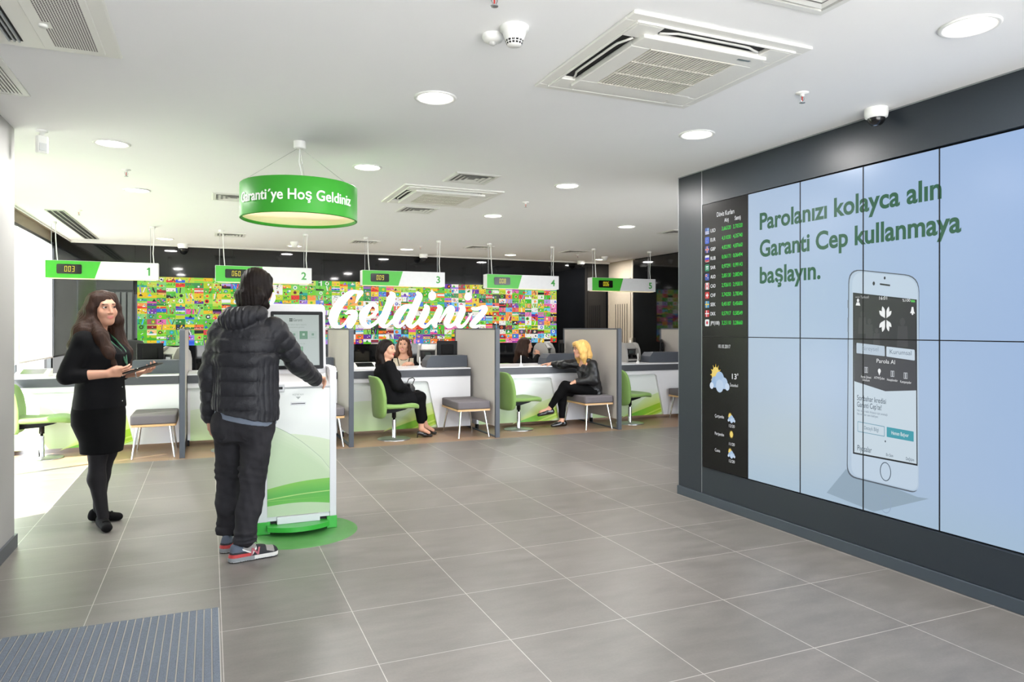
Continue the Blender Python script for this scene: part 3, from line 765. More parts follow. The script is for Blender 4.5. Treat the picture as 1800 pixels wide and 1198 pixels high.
# seating
m_cgreen=PM('chair_green',(122,156,82),0.75,noise=(40,0.06),bump=(300,0.12),sheen=0.15)
m_seatgrey=PM('stool_grey_fabric',(106,101,104),0.95,noise=(240,0.22),bump=(280,0.25))
m_wood=PM('beech_edge',(208,168,120),0.45,noise=(14,0.10),stretch=(1,14,14))
def cushion(mb,hx,hy,hz,fn,e=0.28,nu=48,nv=22,mat=0,ez=0.45):
    vs=[];fs=[]
    def sp(v,p): return math.copysign(abs(v)**p,v)
    for j in range(nv+1):
        b=-PI/2+PI*j/nv
        for i in range(nu):
            a=2*PI*i/nu
            vs.append(fn(hx*sp(math.cos(b),e)*sp(math.cos(a),e),hy*sp(math.cos(b),e)*sp(math.sin(a),e),hz*sp(math.sin(b),ez)))
    for j in range(nv):
        for i in range(nu): fs.append((j*nu+i,j*nu+(i+1)%nu,(j+1)*nu+(i+1)%nu,(j+1)*nu+i))
    mb.add(vs,fs,mat,None,True); return mb
def make_chair():
    """faces +x"""
    t=thing('swivel_chair','x','chair')
    def seat(x,y,z):
        d=max(0,x-0.10)
        return (0.03+x,y*(1-0.12*max(0,x)/0.24),0.435+z-1.15*d*d-0.02*(1 if z>0 else 0)*math.exp(-((x+0.02)/0.16)**2))
    cushion(MB(),0.26,0.235,0.038,seat,0.35).build('seat',m_cgreen,t)
    def back(x,y,z):     # x thickness, z height
        v=z/0.27
        return (-0.225+x-0.075*max(0,v)**1.5+0.05*(y/0.23)**2-0.012*math.cos(v*1.6),y*(1-0.10*max(0,v)),0.545+z)
    cushion(MB(),0.030,0.225,0.262,lambda x,y,z: back(x,y,z),0.35).build('backrest',m_cgreen,t)
    b=MB(); b.prism([(-0.20,0.375),(0.16,0.392),(0.12,0.375),(-0.02,0.345),(-0.20,0.335)],-0.09,0.09,'y'); b.build('mechanism',m_mon,t,0.006)
    MB().lathe([(0.026,0.35),(0.026,0.27),(0.014,0.268),(0.014,0.24)],n=20).build('gas_spring',m_mon,t)
    MB().lathe([(0.026,0.245),(0.027,0.235),(0.027,0.03),(0.03,0.02)],n=24).build('column',m_chrome,t)
    MB().lathe([(0.205,0.0),(0.207,0.008),(0.195,0.013),(0.05,0.022),(0.0,0.022)],n=48).build('base_disc',m_steel,t)
    return t
ch=make_chair()
for i,(x,y,rz,lab) in enumerate(((2.15,8.84,0.10,'green swivel chair in which the woman in black sits'),(3.945,9.0,0.12,'green swivel chair, empty, left of the blonde woman'),(-1.66,9.0,0.05,'sunlit green swivel chair at counter 1 on the left'),(5.70,8.92,0.15,'green swivel chair in front of counter 5'),(0.22,8.80,0.1,'green swivel chair hidden behind the man at counter 2'),
      (3.95,10.75,-1.2,'green clerk chair behind counter 4, only its back top showing'),(2.55,10.78,-1.55,'green clerk chair behind counter 3 under the smiling clerk'),(4.70,10.85,-1.2,'green clerk chair under the clerk with long dark hair'))):
    o=ch if i==0 else copy_tree(ch)
    o.location=(x,y,0); o.rotation_euler=(0,0,rz); o['label']=lab; o['group']='green swivel chairs'
t=thing('office_chair','dark high-backed office chair behind counter 1 by the black wall','chair',(-0.98,10.9,0),-1.5)
m_oc=PM('dark_mesh_fabric',(34,35,37),0.85)
cushion(MB(),0.25,0.24,0.045,lambda x,y,z:(x,y,0.47+z),0.35).build('seat',m_oc,t)
cushion(MB(),0.035,0.23,0.36,lambda x,y,z:(-0.27+x-0.06*max(0,z),y*(1-0.25*max(0,z/0.36)**2),0.88+z),0.45).build('backrest',m_oc,t)
MB().lathe([(0.03,0.43),(0.03,0.06),(0.05,0.05)],n=16).build('column',m_mon,t)
MB().lathe([(0.27,0.0),(0.27,0.02),(0.05,0.06),(0,0.06)],n=5,smooth=False).build('star_base',m_mon,t)
def make_stool():
    t=thing('stool','x','stool')
    cushion(MB(),0.225,0.345,0.052,lambda x,y,z:(x,y,0.418+z),0.10,64,28,0,0.24).build('cushion',m_seatgrey,t)
    b=MB(); b.prism(rrect(-0.222,-0.342,0.222,0.342,0.02),0.345,0.368,'z'); b.build('wood_board',m_wood,t,0.002)
    for sx in (-1,1):
        for sy in (-1,1):
            l=MB(); l.tube([(sx*0.16,sy*0.27,0.346),(sx*0.205,sy*0.325,0.004)],[0.014,0.010],12); l.build('leg',m_chrome,t)
    for y in (-0.28,0.255):
        r=MB(); r.box(-0.165,y,0.333,0.165,y+0.025,0.346); r.build('leg_rail',m_chrome,t,0.003)
    return t
sl=make_stool()
for i,(x,y,lab) in enumerate(((3.11,8.84,'grey cushioned stool, free, at counter 3 beside a partition'),(4.955,8.86,'grey cushioned stool on which the blonde woman sits'),(-0.555,8.86,'grey cushioned stool right of the standing woman'),(1.25,8.80,'grey cushioned stool peeping out right of the kiosk'),(6.80,8.86,'grey cushioned stool at the slate pier, counter 5'))):
    o=sl if i==0 else copy_tree(sl)
    o.location=(x,y,0); o['label']=lab; o['group']='grey stools with chrome legs'
# added slat panel, standing for slats that show in the black glass
t=thing('wall_slatwork','added dark grey vertical radiator on the black wall left of the mosaic','slatwork',(-1.29,12.06,1.02))
m_slatwork=PM('slatwork_dark',(70,74,74),0.5)
b=MB(); b.box(-0.24,-0.035,0.0,0.24,0.0,1.10); b.build('back_panel',PM('slatwork_back',(52,56,56),0.5),t)
for i in range(6):
    b=MB(); b.box(-0.235+0.08*i,-0.075,0.02,-0.235+0.08*i+0.062,-0.035,0.92); b.build('slat',m_slatwork,t,0.008)
b=MB(); b.box(-0.24,-0.06,0.95,0.24,0.0,1.12); b.build('header',PM('slatwork_header',(38,41,42),0.5),t,0.004)
t=thing('light_switch','pale light switch plate on the beige pillar edge','switch',(7.16,11.19,1.15))
b=MB(); b.box(0.0,-0.05,-0.075,0.03,0.05,0.075); b.build('plate',PM('switch_plate',(186,178,160),0.5),t,0.003)
MB().box(-0.004,-0.025,-0.035,0.0,0.025,0.035).build('rocker',m_trimw,t,0.001)

# ---------------------------------------------------------------- mosaic of drawings and the script letters
LX=(-1.0,6.065); LZ=(1.135,2.185)
t=thing('picture_mosaic','backlit wall mosaic of hundreds of bright children\'s drawings behind the letters','wall panel',((LX[0]+LX[1])/2,12.06,LZ[0]))
mz=MB(); NXc,NZc=54,13
cw=(LX[1]-LX[0])/NXc; chh=(LZ[1]-LZ[0])/NZc
greens=[(98,205,14),(60,180,24),(130,214,20),(176,208,10),(22,130,48),(196,214,20),(70,190,60),(240,200,8),(84,196,30)]
multi=[(244,244,242),(246,238,226),(236,46,30),(226,30,24),(255,118,12),(30,90,225),(96,24,160),(246,196,10),(244,244,242),(16,16,18),(14,14,16),(236,80,160),(70,186,240),(60,190,30),(20,170,150),(160,120,225),(140,12,26),(255,176,80)]
rr_=random.Random(11)
for i in range(NXc):
    for k in range(NZc):
        x0,z0=LX[0]+i*cw,LZ[0]+k*chh; x1,z1=x0+cw,z0+chh
        u=i/NXc; v=k/NZc
        g=0.50+0.35*math.exp(-((u-0.05)/0.28)**2)*(0.5+v)+0.25*math.exp(-((u-0.45)/0.22)**2)*v-0.45*(1-v)*(0.2<u)
        base=rr_.choice(greens) if rr_.random()<g else rr_.choice(multi)
        base=lerp(base,(255,255,248),rr_.random()*0.35)
        y=12.045
        mz.quad((x0,y,z0),(x1,y,z0),(x1,y,z1),(x0,y,z1),0,base)
        def pick():
            c=rr_.choice(multi if rr_.random()<0.75 else greens); return c
        kind=rr_.random(); y2=y-0.0008
        if kind<0.34:      # scattered blots
            for q in range(rr_.randint(3,9)):
                cx,cz=x0+cw*rr_.uniform(0.12,0.88),z0+chh*rr_.uniform(0.15,0.85); r=rr_.uniform(0.006,0.020); c=pick(); n=6
                mz.add([(cx+r*math.cos(2*PI*a/n),y2,cz+r*0.85*math.sin(2*PI*a/n)) for a in range(n)],[tuple(range(n))],0,c)
        elif kind<0.52:    # bands
            n=rr_.randint(2,4)
            for q in range(n):
                if rr_.random()<0.75: a,b=sorted((rr_.random(),rr_.random())); mz.quad((x0,y2,z0+chh*a),(x1,y2,z0+chh*(a*0.8+0.1)),(x1,y2,z0+chh*b),(x0,y2,z0+chh*b),0,pick())
                y2-=0.0003
        elif kind<0.70:    # round motif
            cx,cz=(x0+x1)/2+cw*rr_.uniform(-.15,.15),(z0+z1)/2; r=rr_.uniform(0.022,0.036); n=10
            mz.add([(cx+r*math.cos(2*PI*a/n),y2,cz+r*math.sin(2*PI*a/n)) for a in range(n)],[tuple(range(n))],0,pick())
            mz.add([(cx+r*.5*math.cos(2*PI*a/n),y2-.0004,cz+r*.5*math.sin(2*PI*a/n)) for a in range(n)],[tuple(range(n))],0,pick())
        elif kind<0.84:    # diagonal strokes
            for q in range(rr_.randint(2,4)):
                a=rr_.uniform(0,0.8); w=rr_.uniform(0.06,0.16); s=rr_.uniform(-.3,.3)
                a2=min(max(a+s,0),0.84); mz.quad((x0+cw*a,y2,z0),(x0+cw*(a+w),y2,z0),(x0+cw*(a2+w),y2,z1),(x0+cw*a2,y2,z1),0,pick()); y2-=0.0003
        else:              # landscape
            h1=rr_.uniform(.25,.5); mz.quad((x0,y2,z0),(x1,y2,z0),(x1,y2,z0+chh*h1),(x0,y2,z0+chh*(h1+.1)),0,pick())
            cx=x0+cw*rr_.uniform(.2,.8); mz.add([(cx-.03,y2-.0004,z0+chh*.3),(cx+.03,y2-.0004,z0+chh*.3),(cx,y2-.0004,z0+chh*.85)],[(0,1,2)],0,pick())
for i in range(NXc):
    for k in range(NZc):
        if rr_.random()<0.25: continue
        x0,z0=LX[0]+i*cw,LZ[0]+k*chh
        for q in range(rr_.randint(3,8)):
            cx,cz=x0+cw*rr_.uniform(.1,.9),z0+chh*rr_.uniform(.12,.88); a,b=rr_.uniform(.003,.014),rr_.uniform(.003,.008); g=rr_.uniform(0,PI); c=rr_.choice([(28,30,30),(24,60,40),(245,245,240),(120,40,30),(240,240,236),(40,110,50),(210,60,40),(236,210,60),(60,90,200)])
            mz.add([(cx+a*math.cos(t)*math.cos(g)-b*math.sin(t)*math.sin(g),12.0425,cz+a*math.cos(t)*math.sin(g)+b*math.sin(t)*math.cos(g)) for t in (0,1.05,2.09,3.14,4.19,5.24)],[(0,1,2,3,4,5)],0,c)
mz.build('printed_sheet',VCM('mosaic_print',0.4,emis=0.56,base=False,spec=0.12),t,world=True)
MB().box(LX[0],12.046,LZ[0],LX[1],12.0595,LZ[1]).build('light_box',m_mon2,t,world=True)
t=thing('wall_lettering','large white script welcome letters standing off the picture mosaic','lettering',(2.4,12.03,1.38))
m_let=PM('letter_white',(242,242,246),0.4,emis=((240,241,248),0.15))
def stroke(mb,pts,y0,y1):
    P=[Vector((p[0],p[1],p[2])) for p in pts]; out=[]
    for i in range(len(P)-1):
        a,b,c,d=P[max(i-1,0)],P[i],P[i+1],P[min(i+2,len(P)-1)]
        n=7
        for k in range(n):
            s=k/n; out.append(0.5*((2*b)+(c-a)*s+(2*a-5*b+4*c-d)*s*s+(3*b-a-3*c+d)*s**3))
    out.append(P[-1]); L=[];Rr=[]
    for i,p in enumerate(out):
        q=out[min(i+1,len(out)-1)]-out[max(i-1,0)]; t_=Vector((q.x,q.y)); t_.normalize(); n_=Vector((-t_.y,t_.x)); w=max(p.z,0.004)
        L.append((p.x+n_.x*w,p.y+n_.y*w)); Rr.append((p.x-n_.x*w,p.y-n_.y*w))
    k=len(out); vs=[(x,y0,z) for x,z in L]+[(x,y0,z) for x,z in Rr]+[(x,y1,z) for x,z in L]+[(x,y1,z) for x,z in Rr]
    fs=[]
    for i in range(k-1):
        fs+=[(i,i+1,k+i+1,k+i),(2*k+i,3*k+i,3*k+i+1,2*k+i+1),(i,2*k+i,2*k+i+1,i+1),(k+i,k+i+1,3*k+i+1,3*k+i)]
    mb.add(vs,fs)
    for e,p in ((0,out[0]),(k-1,out[-1])):     # rounded ends
        w=max(p.z,0.004); n=16
        ring=[(p.x+w*math.cos(2*PI*a/n),p.y+w*math.sin(2*PI*a/n)) for a in range(n)]
        mb.prism(ring,y0+0.0002,y1,'y')
LETTERS=[('letter_h',('H1','H2','H3')),('letter_o',('o',)),('letter_s',('s','s2')),('letter_g',('G1','G2','G3')),('letter_e',('e',)),('letter_l',('l',)),('letter_d',('d1','d2')),('letter_i',('i','i_dot')),('letter_n',('n1','n2')),('letter_i',('i2','i2_dot')),('letter_z',('z',))]
for nm,ks in LETTERS:
    b=MB()
    for q,k in enumerate(ks): stroke(b,LET[k],11.985-0.0004*q,12.04)
    b.build(nm,m_let,t,world=True)
# ---------------------------------------------------------------- video wall (hung in the slate wall, turned one degree)
VA=math.radians(1.0)
def SC(u,v,w=0.0):
    """u along the screens from their far edge, v height, w out from the glass"""
    return (3.652+u*math.sin(VA)-w*math.cos(VA), 4.665-u*math.cos(VA)-w*math.sin(VA), v)
vw=thing('video_wall','wall of ten tall screens: rates and weather at its far end, a phone on blue beside them','screen',(3.70,3.2,0.29))
def screen_material(name,emis):
    m=VCM(name,0.24,emis,spec=0.22,base=False); return m
m_blue=screen_material('blue_screen',0.54); m_blackscr=PM('black_screen',(9,9,10),0.24,spec=0.2,emis=((14,13,12),0.4),noise=(2,0.02))
m_bez=PM('screen_bezel',(8,8,9),0.5,spec=0.2)
us=[0.022,0.536,1.032,1.526,2.012,2.505,2.998]; vs_=[0.291,1.337,2.392]
def wallcol(u,v):
    """picture content: pale blue, stronger to the near upper side"""
    a=(u-0.536)/2.4; b=(v-0.29)/2.1
    c=lerp((186,203,219),(158,189,234),a*0.7+b*0.35)
    d=math.exp(-((u-0.95)/0.5)**2-((v-0.62)/0.25)**2); c=lerp(c,(190,206,210),0.6*d)
    if v<0.55: c=lerp(c,(170,196,216),(0.55-v)/0.4)
    return c
for j in range(2):
    for i in range(6):
        a,b=us[i]+0.003,us[i+1]-0.003; z0,z1=vs_[j]+0.003,vs_[j+1]-0.003
        m=MB()
        P=[SC(x,z,0) for x,z in ((us[i],vs_[j]),(us[i+1],vs_[j]),(us[i+1],vs_[j+1]),(us[i],vs_[j+1]))]
        Q=[SC(x,z,-0.08) for x,z in ((us[i],vs_[j]),(us[i+1],vs_[j]),(us[i+1],vs_[j+1]),(us[i],vs_[j+1]))]
        m.add(P+Q,[(0,1,2,3),(7,6,5,4),(0,4,5,1),(1,5,6,2),(2,6,7,3),(3,7,4,0)])
        p=m.build('display_panel',m_bez,vw,world=True)
        g=MB()
        if i==0:
            g.quad(SC(a,z0,.001),SC(b,z0,.001),SC(b,z1,.001),SC(a,z1,.001)); g.build('screen_face',m_blackscr,p,world=True)
        else:
            nx,nz=18,36
            for k in range(nx):
                for l in range(nz):
                    x0,x1=a+(b-a)*k/nx,a+(b-a)*(k+1)/nx; y0,y1=z0+(z1-z0)*l/nz,z0+(z1-z0)*(l+1)/nz
                    g.quad(SC(x0,y0,.001),SC(x1,y0,.001),SC(x1,y1,.001),SC(x0,y1,.001),0,wallcol((x0+x1)/2,(y0+y1)/2))
            g.build('screen_face',m_blue,p,world=True)
m_pict=VCM('screen_picture',0.24,0.54,spec=0.2,base=False)
mk=lambda nm,fn: fn
def line(mb,txt,u,v,h,w=None,align='l',col=(255,255,255),bold=0.0,lift=0.003,slope=0.0):
    put_text(mb,txt,lambda a,b,c: SC(u+a,v+b+slope*a,lift),width=w,height=h,align=align,col=col,bold=bold)
tx=MB()
def headline(txt,v,w):
    line(tx,txt,0.657,v,0.116,w,col=(16,92,60),bold=0.026)
headline('Parolan\u0131z\u0131 kolayca al\u0131n',2.117,1.367)
headline('Garanti Cep kullanmaya',1.920,1.476)
headline('ba\u015flay\u0131n.',1.729,0.545)
tx.build('headline_lettering',m_pict,vw,world=True)
# the phone picture
ph=MB()
def poly(mb,pts,col,lift): mb.add([SC(u,v,lift) for u,v in pts],[tuple(range(len(pts)))],0,col)
def rpoly(mb,quad,r,col,lift,n=6):
    """quadrilateral with rounded corners"""
    out=[];k=len(quad)
    for i in range(k):
        p=Vector(quad[i]); a=(Vector(quad[i-1])-p); b=(Vector(quad[(i+1)%k])-p); rr=r if not hasattr(r,'__len__') else r[i]
        a0=p+a.normalized()*rr; b0=p+b.normalized()*rr
        for q in range(n+1):
            s=q/n; out.append(tuple(a0*(1-s)**2+p*2*s*(1-s)+b0*s*s))
    poly(mb,out,col,lift)
def ringpoly(mb,cx,cy,rx,ry,w,col,lift,n=28):
    for i in range(n):
        a,b=2*PI*i/n,2*PI*(i+1)/n
        mb.quad(*[SC(cx+(rx+d)*math.cos(t),cy+(ry+d)*math.sin(t),lift) for t,d in ((a,-w),(a,0),(b,0),(b,-w))],0,col)
def disc(mb,cx,cy,rx,ry,col,lift,n=24): poly(mb,[(cx+rx*math.cos(2*PI*i/n),cy+ry*math.sin(2*PI*i/n)) for i in range(n)],col,lift)
poly(ph,[(1.40,0.52),(1.88,0.45),(1.95,0.455),(1.60,0.30),(1.25,0.34)],(150,172,190),.0015)
rpoly(ph,[(1.405,0.475),(1.885,0.468),(1.893,1.70),(1.418,1.776)],[0.07,0.05,0.09,0.09],(88,98,110),.0018)
rpoly(ph,[(1.412,0.484),(1.890,0.476),(1.889,1.694),(1.425,1.769)],[0.07,0.05,0.09,0.09],(186,206,226),.0021)
rpoly(ph,[(1.440,0.492),(1.884,0.482),(1.882,1.688),(1.446,1.758)],[0.06,0.05,0.09,0.09],(198,216,234),.0024)
for v0,v1 in ((1.53,1.58),(1.38,1.47),(1.24,1.33)): poly(ph,[(1.412,v0),(1.420,v0),(1.420,v1),(1.412,v1)],(120,132,146),.0026)
poly(ph,[(1.452,0.626),(1.883,0.626),(1.878,1.566),(1.452,1.625)],(24,28,32),.0027)
poly(ph,[(1.462,0.636),(1.877,0.636),(1.872,1.558),(1.460,1.616)],(206,222,234),.0030)
poly(ph,[(1.462,1.076),(1.679,1.031),(1.876,1.052),(1.872,1.558),(1.460,1.616)],(66,68,74),.0033)
poly(ph,[(1.462,1.30),(1.874,1.27),(1.872,1.558),(1.460,1.616)],(50,51,56),.0035)
for u0,v0,s in ((1.52,1.44,1.0),(1.79,1.38,1.2),(1.62,1.35,0.8),(1.57,1.40,0.9)):
    disc(ph,u0,v0+0.05*s,0.014*s,0.02*s,(64,65,70),.0037); poly(ph,[(u0-.03*s,v0-.07*s),(u0+.03*s,v0-.07*s),(u0+.025*s,v0+.03*s),(u0-.025*s,v0+.03*s)],(64,65,70),.0037)
disc(ph,1.674,1.701,.006,.009,(40,44,50),.003); disc(ph,1.600,1.673,.008,.012,(40,44,50),.003)
rpoly(ph,[(1.641,1.662),(1.710,1.650),(1.710,1.660),(1.641,1.672)],.004,(40,44,50),.003)
ringpoly(ph,1.679,0.556,0.037,0.056,0.005,(70,84,98),.003); ringpoly(ph,1.679,0.366,0.037,0.056,0.004,(150,170,196),.0017)
W=(248,250,252)
def petal(cx,cy,ang,l,w):
    pts=[];n=14
    for i in range(n+1):
        s=i/n; pts.append((s*l,w*math.sin(PI*s**1.5)))
    for i in range(n+1):
        s=1-i/n; pts.append((s*l,-w*math.sin(PI*s**1.5)))
    c,s_=math.cos(ang),math.sin(ang); return [(cx+(p[0]*c-p[1]*s_)*0.80,cy+p[0]*s_+p[1]*c) for p in pts]
for ang,l,w_ in ((108,.076,.0125),(137,.068,.0125),(74,.072,.011),(46,.060,.011),(223,.068,.0125),(252,.076,.0125),(286,.072,.011),(314,.060,.011)): poly(ph,petal(1.682+(.004 if math.cos(math.radians(ang))>0 else -.004),1.458+(.004 if ang<180 else -.004),math.radians(ang),l,w_),W,.0042)
disc(ph,1.490,1.575,.008,.011,W,.0042); poly(ph,[(1.474,1.545),(1.506,1.542),(1.500,1.562),(1.480,1.563)],W,.0042)
poly(ph,[(1.838,1.49),(1.868,1.487),(1.862,1.50),(1.858,1.525),(1.848,1.525),(1.844,1.503)],W,.0042); disc(ph,1.853,1.485,.005,.006,W,.0043)
rpoly(ph,[(1.479,1.250),(1.676,1.238),(1.674,1.298),(1.479,1.314)],.006,(190,206,222),.0040)
rpoly(ph,[(1.686,1.237),(1.867,1.220),(1.866,1.282),(1.686,1.296)],.006,(206,222,236),.0040)
rpoly(ph,[(1.487,0.767),(1.674,0.762),(1.674,0.823),(1.487,0.831)],.004,(110,160,180),.0040); rpoly(ph,[(1.490,0.771),(1.671,0.766),(1.671,0.819),(1.490,0.827)],.004,(206,222,234),.0042)
rpoly(ph,[(1.688,0.763),(1.860,0.759),(1.860,0.817),(1.688,0.822)],.004,(64,160,176),.0040)
for k,(u,v) in enumerate(((1.548,1.150),(1.639,1.143),(1.726,1.137),(1.810,1.131))):
    if k==1: disc(ph,u,v+.006,.010,.014,W,.0042); poly(ph,[(u-.008,v),(u+.008,v),(u,v-.022)],W,.0043)
    else:
        for a,b,c,d in ((-.012,-.018,.012,-.014),(-.012,.014,.012,.018),(-.012,-.018,-.009,.018),(.009,-.018,.012,.018),(-.004,-.014,.004,.014)): poly(ph,[(u+a,v+b),(u+c,v+b),(u+c,v+d),(u+a,v+d)],(190,194,200),.0042)
disc(ph,1.679,0.735,.004,.006,(60,70,80),.0042); rpoly(ph,[(1.842,1.553),(1.868,1.550),(1.868,1.562),(1.842,1.566)],.003,(90,200,90),.0042)
for i in range(1,6):
    sm=MB(); sm.add([SC(us[i]-.003,.291,.0046),SC(us[i]+.003,.291,.0046),SC(us[i]+.003,2.392,.0046),SC(us[i]-.003,2.392,.0046),SC(us[i]-.003,.291,0),SC(us[i]+.003,.291,0),SC(us[i]+.003,2.392,0),SC(us[i]-.003,2.392,0)],[(0,1,2,3),(0,4,5,1),(1,5,6,2),(2,6,7,3),(3,7,4,0)]); sm.build('panel_seam',m_bez,vw,world=True)
sm=MB(); sm.add([SC(.022,1.334,.0046),SC(2.998,1.334,.0046),SC(2.998,1.340,.0046),SC(.022,1.340,.0046),SC(.022,1.334,0),SC(2.998,1.334,0),SC(2.998,1.340,0),SC(.022,1.340,0)],[(0,1,2,3),(0,4,5,1),(1,5,6,2),(2,6,7,3),(3,7,4,0)]); sm.build('panel_seam',m_bez,vw,world=True)
phn=ph.build('phone_picture',m_pict,vw,world=True)
pt_=MB()
def L2(t,u,v,h,al='c',col=W,w=None,slope=-0.03): line(pt_,t,u,v,h,w,al,col,0.0,.0050,slope)
L2('16:01',1.665,1.573,.020); L2('%100',1.815,1.556,.016); L2('\u2022\u2022\u2022\u2022\u2022 Turkcell',1.472,1.588,.016,'l',(190,192,196),0.095)
L2('Bireysel',1.577,1.268,.026,col=(150,165,180)); L2('Kurumsal',1.778,1.252,.026,col=(110,125,140))
L2('Parola Al',1.682,1.196,.024)
for t,u,v in (('Parola \u015eifremi',1.548,1.100),('ATM/\u015eube',1.639,1.100),('Hesaplamalar',1.726,1.094),('Kampanyalar',1.812,1.088)): L2(t,u,v,.014,w=0.07)
L2('Unuttum',1.548,1.082,.014,w=0.05)
K=(40,60,76)
L2('Sonbahar kredisi',1.484,0.962,.032,'l',K,0.20); L2('Garanti Cep\u2019te!',1.484,0.921,.032,'l',K,0.17)
L2('Her t\u00fcrl\u00fc nakit ihtiyac\u0131n i\u00e7in avantajl\u0131',1.484,0.893,.014,'l',(110,125,140),0.21); L2('faiz oranlar\u0131 seni bekliyor.',1.484,0.872,.014,'l',(110,125,140),0.15)
L2('Detayl\u0131 Bilgi',1.585,0.787,.022,'c',(110,135,150),0.10,-0.01); L2('Hemen Ba\u015fvur',1.775,0.781,.022,'c',W,0.11,-0.01)
L2('Piyasalar',1.487,0.652,.034,'l',K,0.10,0); L2('En Son',1.708,0.650,.017,'c',K,0.045,0); L2('De\u011fi\u015fim',1.838,0.648,.017,'c',K,0.05,0)
pt_.build('phone_lettering',m_pict,phn,world=True)
# rates and weather on the black column
rt=MB(); WH=(232,234,236); GR=(40,214,60)
line(rt,'D\u00f6viz Kurlar\u0131',0.195,2.274,.036,0.195,'l',WH,0.01,.002); line(rt,'Al\u0131\u015f',0.280,2.222,.030,0.05,'l',WH,0.01,.002); line(rt,'Sat\u0131\u015f',0.396,2.222,.030,0.065,'l',WH,0.01,.002)
RT=[('USD','3,66320','3,70320'),('EUR','4,31030','4,35740'),('GBP','4,82390','4,87660'),('RUB','0,06171','0,06494'),('SAR','0,97291','0,99143'),('AUD','2,85130','2,88240'),('CAD','2,92610','2,95810'),('CHF','3,74250','3,78340'),('SEK','0,45187','0,45680'),('DKK','0,57917','0,58549'),('JPY(100)','3,25110','3,28660')]
gr_=MB()
for i,(c,a,b) in enumerate(RT):
    v=2.161-0.0729*i
    line(rt,c,0.120,v,.027,0.105 if i==10 else 0.060,'l',WH,0.012,.002)
    line(gr_,a,0.252,v,.029,0.102,'l',GR,0.012,.002); line(gr_,b,0.378,v,.029,0.102,'l',GR,0.012,.002)
line(rt,'10.10.2017',0.213,1.250,.027,0.135,'l',WH,0,.002)
line(rt,'13',0.366,1.018,.040,0.05,'l',WH,0.01,.002); ringpoly(rt,0.428,1.055,.006,.008,.003,WH,.002,14)
line(rt,'\u0130stanbul',0.345,0.960,.022,0.085,'l',WH,0,.002)
for t,v,r in (('\u00c7ar\u015famba',0.706,'12/20'),('Per\u015fembe',0.568,'11/20'),('Cuma',0.438,'12/20')):
    line(rt,t,0.172,v,.024,0.105 if t!='Cuma' else 0.06,'l',WH,0,.002); line(rt,r,0.364,v-0.058,.022,0.062,'c',WH,0,.002)
m_scrtxt=VCM('screen_text',0.24,0.6,spec=0.2,base=False)
rt.build('rates_lettering',m_scrtxt,vw,world=True); gr_.build('rate_figures',m_scrtxt,vw,world=True)
FL=[('us',(60,90,160)),('eu',(40,90,200)),('gb',(40,60,140)),('ru',0),('sa',(40,140,100)),('au',(40,70,160)),('ca',(225,225,228)),('ch',(200,40,40)),('se',(60,140,190)),('dk',(190,40,50)),('jp',(228,232,232))]
for i,(c,k) in enumerate(FL):
    f=MB(); u0,u1=0.055,0.105; v=2.176-0.0729*i; h=0.027
    def R(a,b,c2,d,col,l=.0022): f.quad(SC(u0+(u1-u0)*a,v-h+2*h*b,l),SC(u0+(u1-u0)*c2,v-h+2*h*b,l),SC(u0+(u1-u0)*c2,v-h+2*h*d,l),SC(u0+(u1-u0)*a,v-h+2*h*d,l),0,col)
    rpoly(f,[(u0,v-h),(u1,v-h),(u1,v+h),(u0,v+h)],.010,k if k else (230,232,236),.002)
    w_=(230,232,236); rd=(200,40,44)
    if c=='us':
        for q in range(3): R(.05,.08+.16*q,.95,.16+.16*q,w_)
        R(.5,.56,.95,.9,(120,160,210))
    if c=='gb': R(.38,.02,.62,.98,w_); R(.05,.38,.95,.62,w_); R(.43,.02,.57,.98,rd,.0024); R(.05,.43,.95,.57,rd,.0024)
    if c=='ru': R(.02,.33,.98,.66,(40,50,200)); R(.05,.05,.95,.33,rd)
    if c=='sa': R(.2,.3,.8,.4,w_); R(.2,.55,.8,.75,w_)
    if c=='au': R(.1,.55,.5,.9,w_); R(.15,.60,.45,.85,rd,.0024); R(.6,.3,.75,.42,w_)
    if c=='ca': R(.05,.05,.27,.95,rd); R(.73,.05,.95,.95,rd); disc(f,(u0+u1)/2,v,.006,.010,rd,.0024,8)
    if c=='ch': R(.41,.2,.59,.8,w_); R(.2,.40,.8,.60,w_)
    if c=='se': R(.3,.02,.45,.98,(230,200,60)); R(.03,.42,.97,.58,(230,200,60))
    if c=='dk': R(.3,.02,.45,.98,w_); R(.03,.42,.97,.58,w_)
    if c=='jp': disc(f,(u0+u1)/2,v,.012,.014,(190,30,60),.0024,16)
    if c=='eu':
        for q in range(8): disc(f,(u0+u1)/2+.013*math.cos(q*PI/4),v+.014*math.sin(q*PI/4),.002,.002,(230,210,90),.0024,6)
    f.build('flag_icon',m_scrtxt,vw,world=True)
